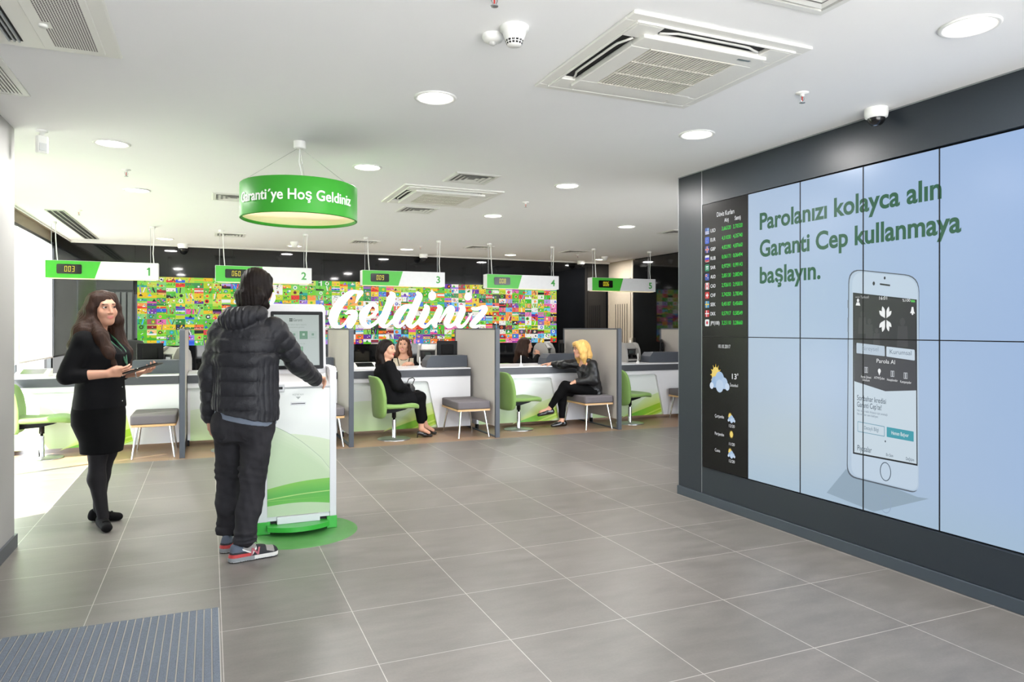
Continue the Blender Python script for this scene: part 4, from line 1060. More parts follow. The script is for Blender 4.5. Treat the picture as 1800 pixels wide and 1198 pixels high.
def weather(u,v,s,sunonly=False):
    w_=MB()
    for q in range(12):
        a=2*PI*q/12; poly(w_,[(u+(-.010 if not sunonly else 0)*s*4+.040*s*math.cos(a-.13),v+.012*s*3+.055*s*math.sin(a-.13)),(u+(-.010 if not sunonly else 0)*s*4+.040*s*math.cos(a+.13),v+.012*s*3+.055*s*math.sin(a+.13)),(u+(-.010 if not sunonly else 0)*s*4+.058*s*math.cos(a),v+.036*s+.080*s*math.sin(a))],(214,180,60),.0021)
    disc(w_,u+(-.010 if not sunonly else 0)*s*4,v+.036*s,.040*s,.055*s,(232,206,110),.0023)
    if not sunonly:
        for k,(a,b,r) in enumerate(((-.05,-.01,.034),(0,.01,.044),(.045,-.012,.034),(.0,-.03,.038),(.075,-.03,.022),(-.08,-.032,.02))): disc(w_,u+a*s,v+b*s*1.2,r*s,r*s*1.15,lerp((150,180,214),(206,220,236),k/5),.0025+.0001*k,16)
    w_.build('weather_icon',m_scrtxt,vw,world=True)
weather(0.228,0.995,1.15); weather(0.362,0.715,.42); weather(0.360,0.580,.42,True); weather(0.362,0.445,.42)
# ---------------------------------------------------------------- ticket kiosk, floor disc, mats
m_kw=PM('kiosk_white',(212,212,215),0.35,noise=(5,0.01)); m_kg=PM('kiosk_green',(58,168,60),0.3)
kx,ky=0.56,5.085
kt=thing('floor_decal','round green vinyl disc on the tiles under the kiosk','floor sticker',(kx,ky,0))
MB().lathe([(0.405,0.0),(0.403,0.0012),(0.0,0.0012)],n=72).build('disc',PM('vinyl_green',(72,128,66),0.3,noise=(9,0.10)),kt)
k=thing('ticket_kiosk','tall white self-service kiosk with touch screen and green printed front','kiosk',(kx,ky,0.0012))
W=0.264; Dp=0.36
b=MB()
b.box(-W,0.0,0.083,-W+0.066,Dp,1.005); b.box(W-0.046,0.0,0.083,W,Dp,1.005)
b.box(-W+0.066,0.008,0.083,W-0.046,Dp,1.005); b.build('cabinet',m_kw,k,0.003)
# raised cheeks beside the control deck
for x0,x1 in ((-W,-W+0.045),(W-0.045,W)):
    c=MB(); c.prism([(0,1.0),(Dp,1.0),(Dp,1.13),(0.06,1.13),(0.0,1.115)],x0,x1,'x'); c.build('side_cheek',m_kw,k,0.004)
d=MB(); d.prism([(0.0,0.985),(Dp,0.985),(Dp,1.11),(0.17,1.095),(0.01,1.012),(-0.012,1.0)],-W+0.045,W-0.045,'x'); d.build('control_deck',m_kw,k,0.003)
# printed front
p=MB(); x0,x1=-W+0.066,W-0.046; z0,z1=0.20,0.985
_band=band
def band(mb,P,u0,u1,lo,hi,col,*a): _band(mb,P,u0,u1,lo,hi,lambda u,t:tuple(v*k for v,k in zip(col(u,t),(.86,.88,.84))),*a)
def it(*k):
    xs,ys=zip(*k); return lambda u: float(np.interp(u,xs,ys))
KP=lambda u,z,l:(x0+(x1-x0)*u,-l,z)
cv=it((0,.752),(.09,.738),(.24,.705),(.387,.667),(.54,.62),(.688,.567),(.864,.497),(1,.419)); pale=it((0,.690),(.2,.683),(.45,.672),(.67,.656),(.85,.638),(1,.62))
band(p,KP,0,1,lambda u:.20,lambda u:.985,lambda u,t:(248,246,252),0,1,1)
band(p,KP,0,1,lambda u:.20,lambda u:pale(u),lambda u,t:lerp((204,222,190),(224,234,208),t),.0003,40,12)
band(p,KP,0,1,lambda u:.20,lambda u:cv(u),lambda u,t:lerp((202,222,186),(206,224,190),t) if t<.8 else lerp((206,224,190),(222,234,208),(t-.8)*5),.0006,40,20)
band(p,KP,.05,1,lambda u:cv(u)-.003,lambda u:cv(u)+.001,lambda u,t:(166,184,164),.0008,48,1)
swt=lambda u:.306+.047*u+.012*math.sin(PI*u); swb=lambda u:.189-.012*u+.016*math.sin(PI*u)
band(p,KP,0,1,swb,swt,lambda u,t:lerp((104,192,64),(84,180,58),t*2) if t<.5 else lerp((84,180,58),(132,202,70),(t-.5)*2),.0008,40,14)
hl=lambda u:.234+.030*u+.006*math.sin(PI*u)
band(p,KP,0,1,lambda u:hl(u)-.004,lambda u:hl(u)+.003,lambda u,t:(184,224,130),.0011,40,1)
band(p,KP,0,1,lambda u:.222+.0*u,lambda u:.226-.004*u,lambda u,t:(150,208,96),.0011,40,1)
p.quad((x0,0.0,0.115),(x1,0.0,0.115),(x1,0.0,z0),(x0,0.0,z0),0,(176,196,160))
fp=p.build('printed_front',VCM('kiosk_print',0.3,coat=0.3),k)
s=MB(); s.box(-0.10,-0.004,0.882,-0.02,0.02,0.888) if False else None
s=MB(); s.box(-0.045,-0.005,0.872,0.055,0.002,0.892); s.build('receipt_slot_plate',PM('slot_plate',(206,207,209),0.3),k,0.002)
s=MB(); s.box(-0.04,-0.006,0.880,0.05,-0.0045,0.885); s.build('receipt_slot',m_dark,k)
s=MB(); put_text(s,'M\u00dc\u015eTER\u0130 NUM.',lambda u,v,w:(0.005+u,-0.0015,0.938+v),width=0.075,height=0.012,align='c'); s.add([(-0.012,-0.0015,0.93),(0.022,-0.0015,0.93),(0.005,-0.0015,0.912)],[(0,1,2)])
s.build('slot_lettering',PM('print_grey',(150,156,152),0.5),k)
s=MB(); s.box(-0.20,-0.02,0.965,-0.085,0.0,1.02); s.build('card_reader_frame',PM('reader_grey',(200,201,203),0.3),k,0.006)
s=MB(); s.box(-0.185,-0.022,0.985,-0.10,-0.019,1.003); s.build('card_slot',m_mon,k,0.002)
# base and tray
b=MB(); b.box(-W-0.004,-0.004,0.0,-W+0.085,Dp,0.084); b.box(W-0.065,-0.004,0,W+0.004,Dp,0.084); b.box(-W+0.08,0.06,0.0,W-0.06,Dp,0.06); b.build('green_base',m_kg,k,0.003)
b=MB(); b.box(-W+0.086,0.03,0.05,W-0.066,0.06,0.115); b.build('tray_recess',m_dark,k)
b=MB(); b.box(-0.135,-0.012,0.062,0.150,0.04,0.112); b.build('drawer',m_kw,k,0.003)
tr=MB(); out=[]; n=14
for i in range(n+1):
    u=-1+2*i/n; out.append((u*0.205+0.004,-0.055-0.075*(1-u*u)))
tr.prism(out+[(0.209,0.03),(-0.201,0.03)],0.030,0.062,'z'); tr.build('tray',m_kg,k,0.004)
# head with touch screen, leaning back
lean=0.10
def HD(x,y,z):
    if z>1.53: z+=0.012*(1-((x-0.012)/0.2)**2)
    return (x,0.145+y+(z-1.08)*lean,z)
hb=MB(); o=rrect(-0.190,1.06,0.215,1.572,0.028,8)
hb.add([HD(x,0.0,z) for x,z in o]+[HD(x,0.10,z) for x,z in o],[tuple(range(len(o)))[::-1],tuple(range(len(o),2*len(o)))]+[(i,(i+1)%len(o),len(o)+(i+1)%len(o),len(o)+i) for i in range(len(o))])
hd=hb.build('head',m_kw,k,0.006)
bz=MB(); o=rrect(-0.163,1.112,0.196,1.522,0.010,4)
bz.add([HD(x,-0.008,z) for x,z in o]+[HD(x,0.002,z) for x,z in o],[tuple(range(len(o)))]+[(i,(i+1)%len(o),len(o)+(i+1)%len(o),len(o)+i) for i in range(len(o))]); bz.build('bezel',m_mon,k)
sc=MB(); S=lambda x,z,l=0: HD(x,-0.0085-l,z)
def sq(a,b,c,d,col,l=0): sc.quad(S(a,b,l),S(c,b,l),S(c,d,l),S(a,d,l),0,col)
sq(-0.142,1.138,0.168,1.498,(196,208,202))
def st(t,x,z,h,w=None,al='c',col=(70,84,78)): put_text(sc,t,lambda u,v,q:S(x+u,z+v,.0008),width=w,height=h,align=al,col=col)
st('Garanti',0.020,1.452,.020,0.062,'c',(50,72,58))
for ang in (45,135,225,315):
    a=math.radians(ang); cx,cz=-0.026+.008*math.cos(a),1.462+.009*math.sin(a); sc.add([S(cx+.006*math.cos(2*PI*i/8),cz+.006*math.sin(2*PI*i/8),.0008) for i in range(8)],[tuple(range(8))],0,(50,72,58))
st('L\u00fctfen i\u015flem tipini se\u00e7iniz',0.005,1.424,.010,0.15,col=(150,164,156)); st('M\u00fc\u015fteri numaran\u0131z\u0131 giriniz',-0.02,1.405,.010,0.17,col=(150,164,156))
for i,x in enumerate((-0.155,-0.095,-0.033,0.032,0.096)):
    if i==3: sq(x,1.325,x+.056,1.382,(84,146,104),.0006)
    else: sq(x,1.325,x+.056,1.382,(186,204,194),.0006)
    sq(x+.020,1.350,x+.036,1.366,(120,160,136) if i!=3 else (190,216,196),.001); st('i\u015flem',x+.028,1.335,.007,.024,col=(140,156,148))
st('T.C. kimlik numaran\u0131z ile',-0.01,1.288,.009,0.16,col=(160,172,166))
sq(-0.06,1.168,0.055,1.272,(96,156,112),.0006)
for i in range(3):
    for j in range(4):
        sq(-0.056+i*.037,1.172+j*.025,-0.056+i*.037+.033,1.172+j*.025+.021,(122,176,134),.001); st('0123456789#*'[(3-j)*3+i],-0.0395+i*.037,1.178+j*.025,.009,col=(220,234,222))
sc.build('touch_screen',VCM('touch_screen_picture',0.2,0.42,base=False,spec=0.3),k)

# entrance mats bottom left
m_rib=PM('mat_ribs',(104,112,124),0.95,noise=(160,0.45),bump=(200,0.4)); m_alu=PM('mat_aluminium',(176,172,166),0.5,0.0)
t=thing('entrance_mat','blue grey ribbed entrance mat set in the floor at lower left','mat',(-0.5,3.1,0.0))
b=MB(); b.box(-1.13,1.2,0.0,0.045,3.845,0.003); b.build('aluminium_base',m_alu,t,world=True)
pitch=0.0335; n=0; x=0.040
while x-0.0265>-1.12:
    b=MB(); b.box(x-0.0272,1.21,0.003,x,3.838,0.010); o=b.build('rib',m_rib,t,0.002,world=True); x-=pitch; n+=1
# ---------------------------------------------------------------- soft-body modelling: distance fields meshed into one surface
def V(*a): return np.array(a if len(a)>1 else a[0],dtype=np.float64)
def unit(v): v=V(v); return v/np.linalg.norm(v)
def rotm(yaw=0,pitch=0,roll=0):
    return np.array(Euler((pitch,roll,yaw),'XYZ').to_matrix())
class SDF:
    def __init__(s,h): s.h=h; s.ops=[]; s.post=None
    def cap(s,a,b,ra,rb=None,k=0.015,op='u',flat=None,pf=None):
        """tapered limb from a to b; flat=(axis,factor) makes it thinner along axis"""
        a,b=V(a),V(b); rb=ra if rb is None else rb; r=max(ra,rb)+0.03
        s.ops.append((op,k,np.minimum(a,b)-r,np.maximum(a,b)+r,('cap',a,b,ra,rb,flat,pf))); return s
    def chain(s,pts,rs,k=0.015,op='u',flat=None,pf=None):
        for i in range(len(pts)-1): s.cap(pts[i],pts[i+1],rs[i],rs[i+1],k,op,flat,pf)
        return s
    def ell(s,c,r,R=None,k=0.015,op='u',pf=None):
        c,r=V(c),V(r); m=max(r)+0.03
        s.ops.append((op,k,c-m,c+m,('ell',c,r,R,pf))); return s
    def loft(s,rings,k=0.015,op='u',pf=None,p=2.0):
        """stack of ellipses (z, cx, cy, rx, ry)"""
        A=np.array(rings,float); A=A[np.argsort(A[:,0])]
        lo=V((A[:,1]-A[:,3]).min(),(A[:,2]-A[:,4]).min(),A[0,0])-0.04; hi=V((A[:,1]+A[:,3]).max(),(A[:,2]+A[:,4]).max(),A[-1,0])+0.04
        s.ops.append((op,k,lo,hi,('loft',A,pf,p))); return s
    def cut(s,pt,n,k=0.004): s.ops.append(('cut',k,None,None,('plane',V(pt),unit(n)))); return s
    def dist(s,g,X,Y,Z):
        if g[0]=='cap':
            _,a,b,ra,rb,flat,pf=g; ab=b-a; L=ab@ab
            px,py,pz=X-a[0],Y-a[1],Z-a[2]
            t=np.clip((px*ab[0]+py*ab[1]+pz*ab[2])/max(L,1e-9),0,1)
            qx,qy,qz=px-t*ab[0],py-t*ab[1],pz-t*ab[2]
            if flat is not None:
                n=unit(flat[0]); f=flat[1]-1; d=qx*n[0]+qy*n[1]+qz*n[2]
                qx,qy,qz=qx+d*f*n[0],qy+d*f*n[1],qz+d*f*n[2]
            r=ra+(rb-ra)*t
            if pf is not None: r=r+pf(t*math.sqrt(L),X,Y,Z)
            return np.sqrt(qx*qx+qy*qy+qz*qz)-r
        if g[0]=='ell':
            _,c,r,R,pf=g; px,py,pz=X-c[0],Y-c[1],Z-c[2]
            if R is not None:
                px,py,pz=[px*R[0,i]+py*R[1,i]+pz*R[2,i] for i in range(3)]
            q=np.sqrt((px/r[0])**2+(py/r[1])**2+(pz/r[2])**2); q2=np.sqrt((px/r[0]**2)**2+(py/r[1]**2)**2+(pz/r[2]**2)**2)
            d=q*(q-1)/np.maximum(q2,1e-6)
            if pf is not None: d=d-pf(0,X,Y,Z)
            return d
        if g[0]=='loft':
            _,A,pf,p=g; z=np.clip(Z,A[0,0],A[-1,0])
            cx,cy,rx,ry=[np.interp(z,A[:,0],A[:,i]) for i in (1,2,3,4)]
            if pf is not None:
                e=pf(0,X,Y,Z); rx=rx+e; ry=ry+e
            dx,dy=np.abs(X-cx)/rx,np.abs(Y-cy)/ry
            q=(dx**p+dy**p)**(1/p); d=(q-1)*np.minimum(rx,ry)
            return np.where(np.abs(Z-z)>0,np.sqrt(np.maximum(d,0)**2+(Z-z)**2),d)
    def field(s):
        us=[o for o in s.ops if o[0]=='u']; h=s.h
        lo=np.min([o[2] for o in us],0); hi=np.max([o[3] for o in us],0)
        n=np.ceil((hi-lo)/h).astype(int)+1
        ax=[lo[i]+h*np.arange(n[i]) for i in range(3)]
        D=np.full(tuple(n),0.06)
        for op,k,a,b,g in s.ops:
            if op=='cut':
                _,p,nn=g; d=(ax[0][:,None,None]-p[0])*nn[0]+(ax[1][None,:,None]-p[1])*nn[1]+(ax[2][None,None,:]-p[2])*nn[2]
                D=np.maximum(D,d); continue
            i0=np.maximum(np.floor((a-lo)/h).astype(int),0); i1=np.minimum(np.ceil((b-lo)/h).astype(int)+1,n)
            if (i1<=i0).any(): continue
            sl=tuple(slice(i0[i],i1[i]) for i in range(3))
            d=s.dist(g,ax[0][sl[0]][:,None,None],ax[1][sl[1]][None,:,None],ax[2][sl[2]][None,None,:])
            C0=D[sl]
            if op=='u':
                hh=np.maximum(k-np.abs(C0-d),0)/k; D[sl]=np.minimum(C0,d)-hh*hh*k*0.25
            else:
                d=-d; hh=np.maximum(k-np.abs(C0-d),0)/k; D[sl]=np.maximum(C0,d)+hh*hh*k*0.25
        if s.post is not None: D=D-s.post(ax[0][:,None,None],ax[1][None,:,None],ax[2][None,None,:])
        for i in range(3):
            sl=[slice(None)]*3
            for e in (0,-1): sl[i]=e; D[tuple(sl)]=0.06
        return D,lo
    def surface(s):
        D,lo=s.field(); S=D<0; n=D.shape
        c=np.zeros(tuple(m-1 for m in n),np.int8)
        for dx in (0,1):
            for dy in (0,1):
                for dz in (0,1): c+=S[dx:n[0]-1+dx,dy:n[1]-1+dy,dz:n[2]-1+dz]
        I=np.argwhere((c>0)&(c<8)); vid=np.full(c.shape,-1,np.int64); vid[tuple(I.T)]=np.arange(len(I))
        acc=np.zeros((len(I),3)); cnt=np.zeros(len(I))
        for axn in range(3):
            o=[a for a in range(3) if a!=axn]
            for e in (0,1):
                for f in (0,1):
                    A=I.copy(); A[:,o[0]]+=e; A[:,o[1]]+=f; B=A.copy(); B[:,axn]+=1
                    da,db=D[tuple(A.T)],D[tuple(B.T)]; m=(da<0)!=(db<0)
                    t=np.zeros(len(I)); t[m]=da[m]/(da[m]-db[m]); P=A.astype(float); P[:,axn]+=t
                    acc[m]+=P[m]; cnt[m]+=1
        P=acc/cnt[:,None]; verts=lo+P*s.h; F=[]
        for axn in range(3):
            o=[(axn+1)%3,(axn+2)%3]
            sl0=[slice(None)]*3; sl1=[slice(None)]*3; sl0[axn]=slice(0,-1); sl1[axn]=slice(1,None)
            S0,S1=S[tuple(sl0)],S[tuple(sl1)]
            E=np.argwhere(S0!=S1); fl=S0[tuple(E.T)]
            ok=(E[:,o[0]]>0)&(E[:,o[1]]>0)&(E[:,o[0]]<n[o[0]]-1)&(E[:,o[1]]<n[o[1]]-1); E=E[ok]; fl=fl[ok]
            q=[]
            for a,b in ((-1,-1),(0,-1),(0,0),(-1,0)):
                T=E.copy(); T[:,o[0]]+=a; T[:,o[1]]+=b; q.append(vid[tuple(T.T)])
            q=np.stack(q,1); q[~fl]=q[~fl][:,::-1]; F.append(q)
        F=np.concatenate(F); F=F[(F>=0).all(1)]
        # light relaxing
        nb=np.zeros_like(verts); ct=np.zeros(len(verts))
        for i in range(4):
            np.add.at(nb,F[:,i],verts[F[:,(i+1)%4]]); np.add.at(ct,F[:,i],1)
        verts=verts*0.6+0.4*nb/np.maximum(ct,1)[:,None]
        return verts,F
    def build(s,name,mats,parent,matfn=None):
        v,F=s.surface(); mats=mats if isinstance(mats,(list,tuple)) else [mats]
        me=bpy.data.meshes.new(name); me.vertices.add(len(v)); me.vertices.foreach_set('co',v.ravel())
        me.loops.add(F.size); me.loops.foreach_set('vertex_index',F.ravel())
        me.polygons.add(len(F)); me.polygons.foreach_set('loop_start',np.arange(len(F))*4)
        for m in mats: me.materials.append(m)
        if matfn is not None: me.polygons.foreach_set('material_index',matfn(v[F].mean(1)).astype(np.int32))
        me.polygons.foreach_set('use_smooth',np.ones(len(F),bool))
        me.update(calc_edges=True); me.validate()
        o=bpy.data.objects.new(name,me); COL.objects.link(o); o.parent=parent; return o

def wob(seed,freq,amp,stretch=(1,1,1)):
    """smooth random folds"""
    r=np.random.RandomState(seed); W=r.normal(size=(7,3))*freq*np.array(stretch); ph=r.uniform(0,6.28,7)
    def f(X,Y,Z):
        out=0
        for w,p in zip(W,ph): out=out+np.sin(w[0]*X+w[1]*Y+w[2]*Z+p)
        return out*(amp/3.0)
    return f

# ---- anatomy shared by all figures (front is -y, the figure's left is +x)
def head(S,c,R,fem=True,sc=1.0):
    c=V(c); P=lambda x,y,z: c+R@(V(x,y,z)*sc)
    S.ell(P(0,.014,.032),V(.073,.092,.084)*sc,R,.02)
    S.ell(P(0,-.034,-.030),V(.058,.056,.076)*sc,R,.03)
    S.ell(P(0,-.055,-.090),V(.026 if fem else .031,.026,.021)*sc,R,.032)
    for q in (-1,1):
        S.ell(P(q*.037,-.058,-.028),V(.024,.024,.026)*sc,R,.022)
        S.cap(P(q*.050,.005,-.055),P(q*.018,-.052,-.096),.018*sc,.014*sc,.03)
        S.ell(P(q*.0745,.010,-.006),V(.009,.020,.031)*sc,R@rotm(q*.35),.008)
    S.cap(P(-.034,-.076,.034),P(.034,-.076,.034),.011*sc,k=.02)
    S.cap(P(0,-.086,.022),P(0,-.104,-.026),.0075*sc,.0105*sc,.012)
    for q in (-1,1): S.ell(P(q*.0105,-.094,-.031),V(.0075,.010,.0075)*sc,R,.007)
    for q in (-1,1): S.ell(P(q*.031,-.099,.011),V(.0160,.0145,.0085)*sc,R,.010,op='s')
    S.ell(P(0,-.085,-.0575),V(.021,.008,.0055)*sc,R,.008); S.ell(P(0,-.084,-.0665),V(.017,.008,.006)*sc,R,.008)
    S.ell(P(0,-.099,-.0622),V(.026,.008,.0016)*sc,R,.004,op='s')
def face_mats(c,R,sc=1.0,teeth=False,red=True):
    """0 skin, 1 lips, 2 brows, 3 teeth / mouth line, 4 eye shadow line"""
    c=V(c)
    def f(P):
        L=(P-c)@R/sc; m=np.zeros(len(P)); x,y,z=np.abs(L[:,0]),L[:,1],L[:,2].copy(); z=np.where(z<-.04,z-7.0*x*x,z)
        fr=y<-.070
        lip=fr&(x<.024-.0)&(z<-.0515+.10*0-.10*np.maximum(x-.008,0)*.4)&(z>-.0735+.45*np.maximum(x-.006,0)); m[lip&(x<.0215)]=1
        if teeth: m[fr&(x<.017)&(z<-.0595)&(z>-.0655)]=3
        br=fr&(x>.014)&(x<.048)&(np.abs(z-(.034-.10*np.abs(x-.034)))<.0027); m[br]=2
        lash=fr&(x>.014)&(x<.048)&(np.abs(z-(.0190-16.0*(x-.031)**2))<.0020); pass
        return m
    return f
def eyes(parent,c,R,mats,sc=1.0,look=(0,0)):
    c=V(c)
    for q in (-1,1):
        e=MB(); ctr=c+R@(V(q*.031,-.0765,.0105)*sc); n,mm=16,10; r=.0128*sc; vs=[];fs=[]
        f=unit(R@V(math.sin(look[0]),-math.cos(look[0]),look[1])); a=unit(np.cross(f,V(0,0,1))); b=np.cross(a,f)
        for j in range(mm+1):
            t=PI*0.55*(j/mm)
            for i in range(n):
                p=2*PI*i/n; vs.append(ctr+r*(f*math.cos(t)+math.sin(t)*(a*math.cos(p)+b*math.sin(p)*.56)))
        for j in range(mm):
            for i in range(n): fs.append((j*n+i,j*n+(i+1)%n,(j+1)*n+(i+1)%n,(j+1)*n+i))
        for k,fc in enumerate(fs): e.add([vs[i] for i in fc],[(0,1,2,3)],0 if k//n<2 else 1 if k//n<5 else 2,None,True)
        e.build('eye',mats,parent); l=MB(); pts=[]
        for i in range(9):
            az=-1.05+2.1*i/8; el=.50*math.cos(az*1.25); d=f*math.cos(az)*math.cos(el)+a*math.sin(az)*math.cos(el)+b*(math.sin(el)*(-1 if b[2]<0 else 1)); pts.append(tuple(ctr+d*r*1.06))
        l.tube(pts,[.0009,.0014,.0017,.0018,.0018,.0018,.0017,.0014,.0009],6); l.build('eyelash',m_lash,parent)
def hand(S,w,f,n,t,curl=(.3,.4,.3),sc=1.0,thumb=None,k=.005,spread=0.0):
    """w wrist, f fingers' direction, n where the palm faces, t towards the thumb side"""
    w=V(w); f=unit(f); t=unit(V(t)-f*(V(t)@f)); n=unit(V(n)-f*(V(n)@f)-t*(V(n)@t))
    offs=(.029,.010,-.010,-.028); ml=(.090,.093,.088,.080); ls=((.043,.026,.021),(.048,.030,.022),(.044,.028,.021),(.033,.021,.019)); rr=(.0088,.0090,.0085,.0075)
    for o,m in zip(offs,ml): S.cap(w+(.012*f+o*.62*t)*sc,w+(m*f+o*t)*sc,.0125*sc,.0108*sc,.014)
    S.ell(w+(.045*f+.022*t+.008*n)*sc,V(.02,.02,.02)*sc,None,.015)
    for i,(o,m,l,r) in enumerate(zip(offs,ml,ls,rr)):
        p=w+(m*f+o*t)*sc; a=0; sp=spread*(1.5-i)/1.5
        for q in range(3):
            a+=curl[q] if not hasattr(curl[0],'__len__') else curl[i][q]
            d=math.cos(a)*(f*math.cos(sp)+t*math.sin(sp))+math.sin(a)*n
            p2=p+d*l[q]*sc; S.cap(p,p2,r*sc*(1-.10*q),r*sc*(1-.10*(q+1)),k); p=p2
    d1,d2=thumb or (.62*f+.62*t+.35*n,.92*f+.15*t+.40*n)
    b=w+(.022*f+.022*t+.006*n)*sc; p1=b+unit(d1)*.047*sc; p2=p1+unit(d2)*.032*sc
    S.cap(b,p1,.0145*sc,.0105*sc,.012); S.cap(p1,p2,.0105*sc,.0082*sc,k)
def trunk_skin(S,neck,headc,sh=.17):
    neck=V(neck); S.cap(V(headc)+V(0,.018,-.07),neck,.052,.055,.03)
    S.ell(neck+V(0,.005,-.075),V(sh*.78,.075,.085),None,.05)
# ---------------------------------------------------------------- people
m_skinA=PM('skin_light',(194,144,120),0.5,noise=(30,0.05),spec=0.35); m_skinB=PM('skin_fair',(206,156,130),0.5,noise=(30,0.05),spec=0.35)
m_lip=PM('lips',(196,116,106),0.45); m_lipr=PM('lips_red',(176,60,66),0.35); m_brow=PM('eyebrow',(66,44,36),0.8); m_teeth=PM('teeth',(240,236,228),0.3); m_lash=PM('lash_line',(40,28,26),0.7)
m_browl=PM('eyebrow_light',(120,88,62),0.8)
m_eye=[PM('pupil',(16,12,10),0.1),PM('iris',(74,50,34),0.15),PM('eye_white',(232,228,222),0.2)]
m_hairdk=PM('hair_dark_brown',(46,29,21),0.55,spec=0.18,noise=(26,0.5),stretch=(3,3,.35),bump=(60,0.28)); m_hairbk=PM('hair_black_brown',(24,17,15),0.55,spec=0.18,noise=(26,0.5),stretch=(3,3,.35),bump=(60,0.28))
m_hairbr=PM('hair_brown',(78,48,34),0.45,spec=0.25,noise=(26,0.4),stretch=(3,3,.35),bump=(60,0.28)); m_hairbl=PM('hair_blonde',(222,176,104),0.45,spec=0.25,noise=(24,0.4),stretch=(3,3,.4),bump=(60,0.28))
m_blackcl=PM('black_cloth',(17,17,19),0.85,noise=(60,0.2),bump=(300,0.1),spec=0.12); m_blackk=PM('black_knit',(14,14,15),0.9,noise=(60,0.2),spec=0.1)
m_tights=PM('black_tights',(26,24,26),0.75,noise=(40,0.15),spec=0.2); m_suede=PM('black_suede',(13,12,13),0.9,spec=0.15); m_patent=PM('black_patent',(14,14,15),0.12,coat=0.5)
m_leather=PM('black_leather',(20,20,23),0.38,noise=(30,0.2),bump=(30,0.25))
def strands(S,ang=0.0,freq=170,amp=.0035,seed=1):
    w=wob(seed,9,1.0)
    S.post=lambda X,Y,Z: amp*.7*np.sin(freq*1.3*(X*math.cos(ang)+Y*math.sin(ang))+2.2*w(X,Y,Z))+amp*.35*np.sin(freq*.7*(X*math.sin(ang)-Y*math.cos(ang))+2.5*w(Y,X,Z*1.2))

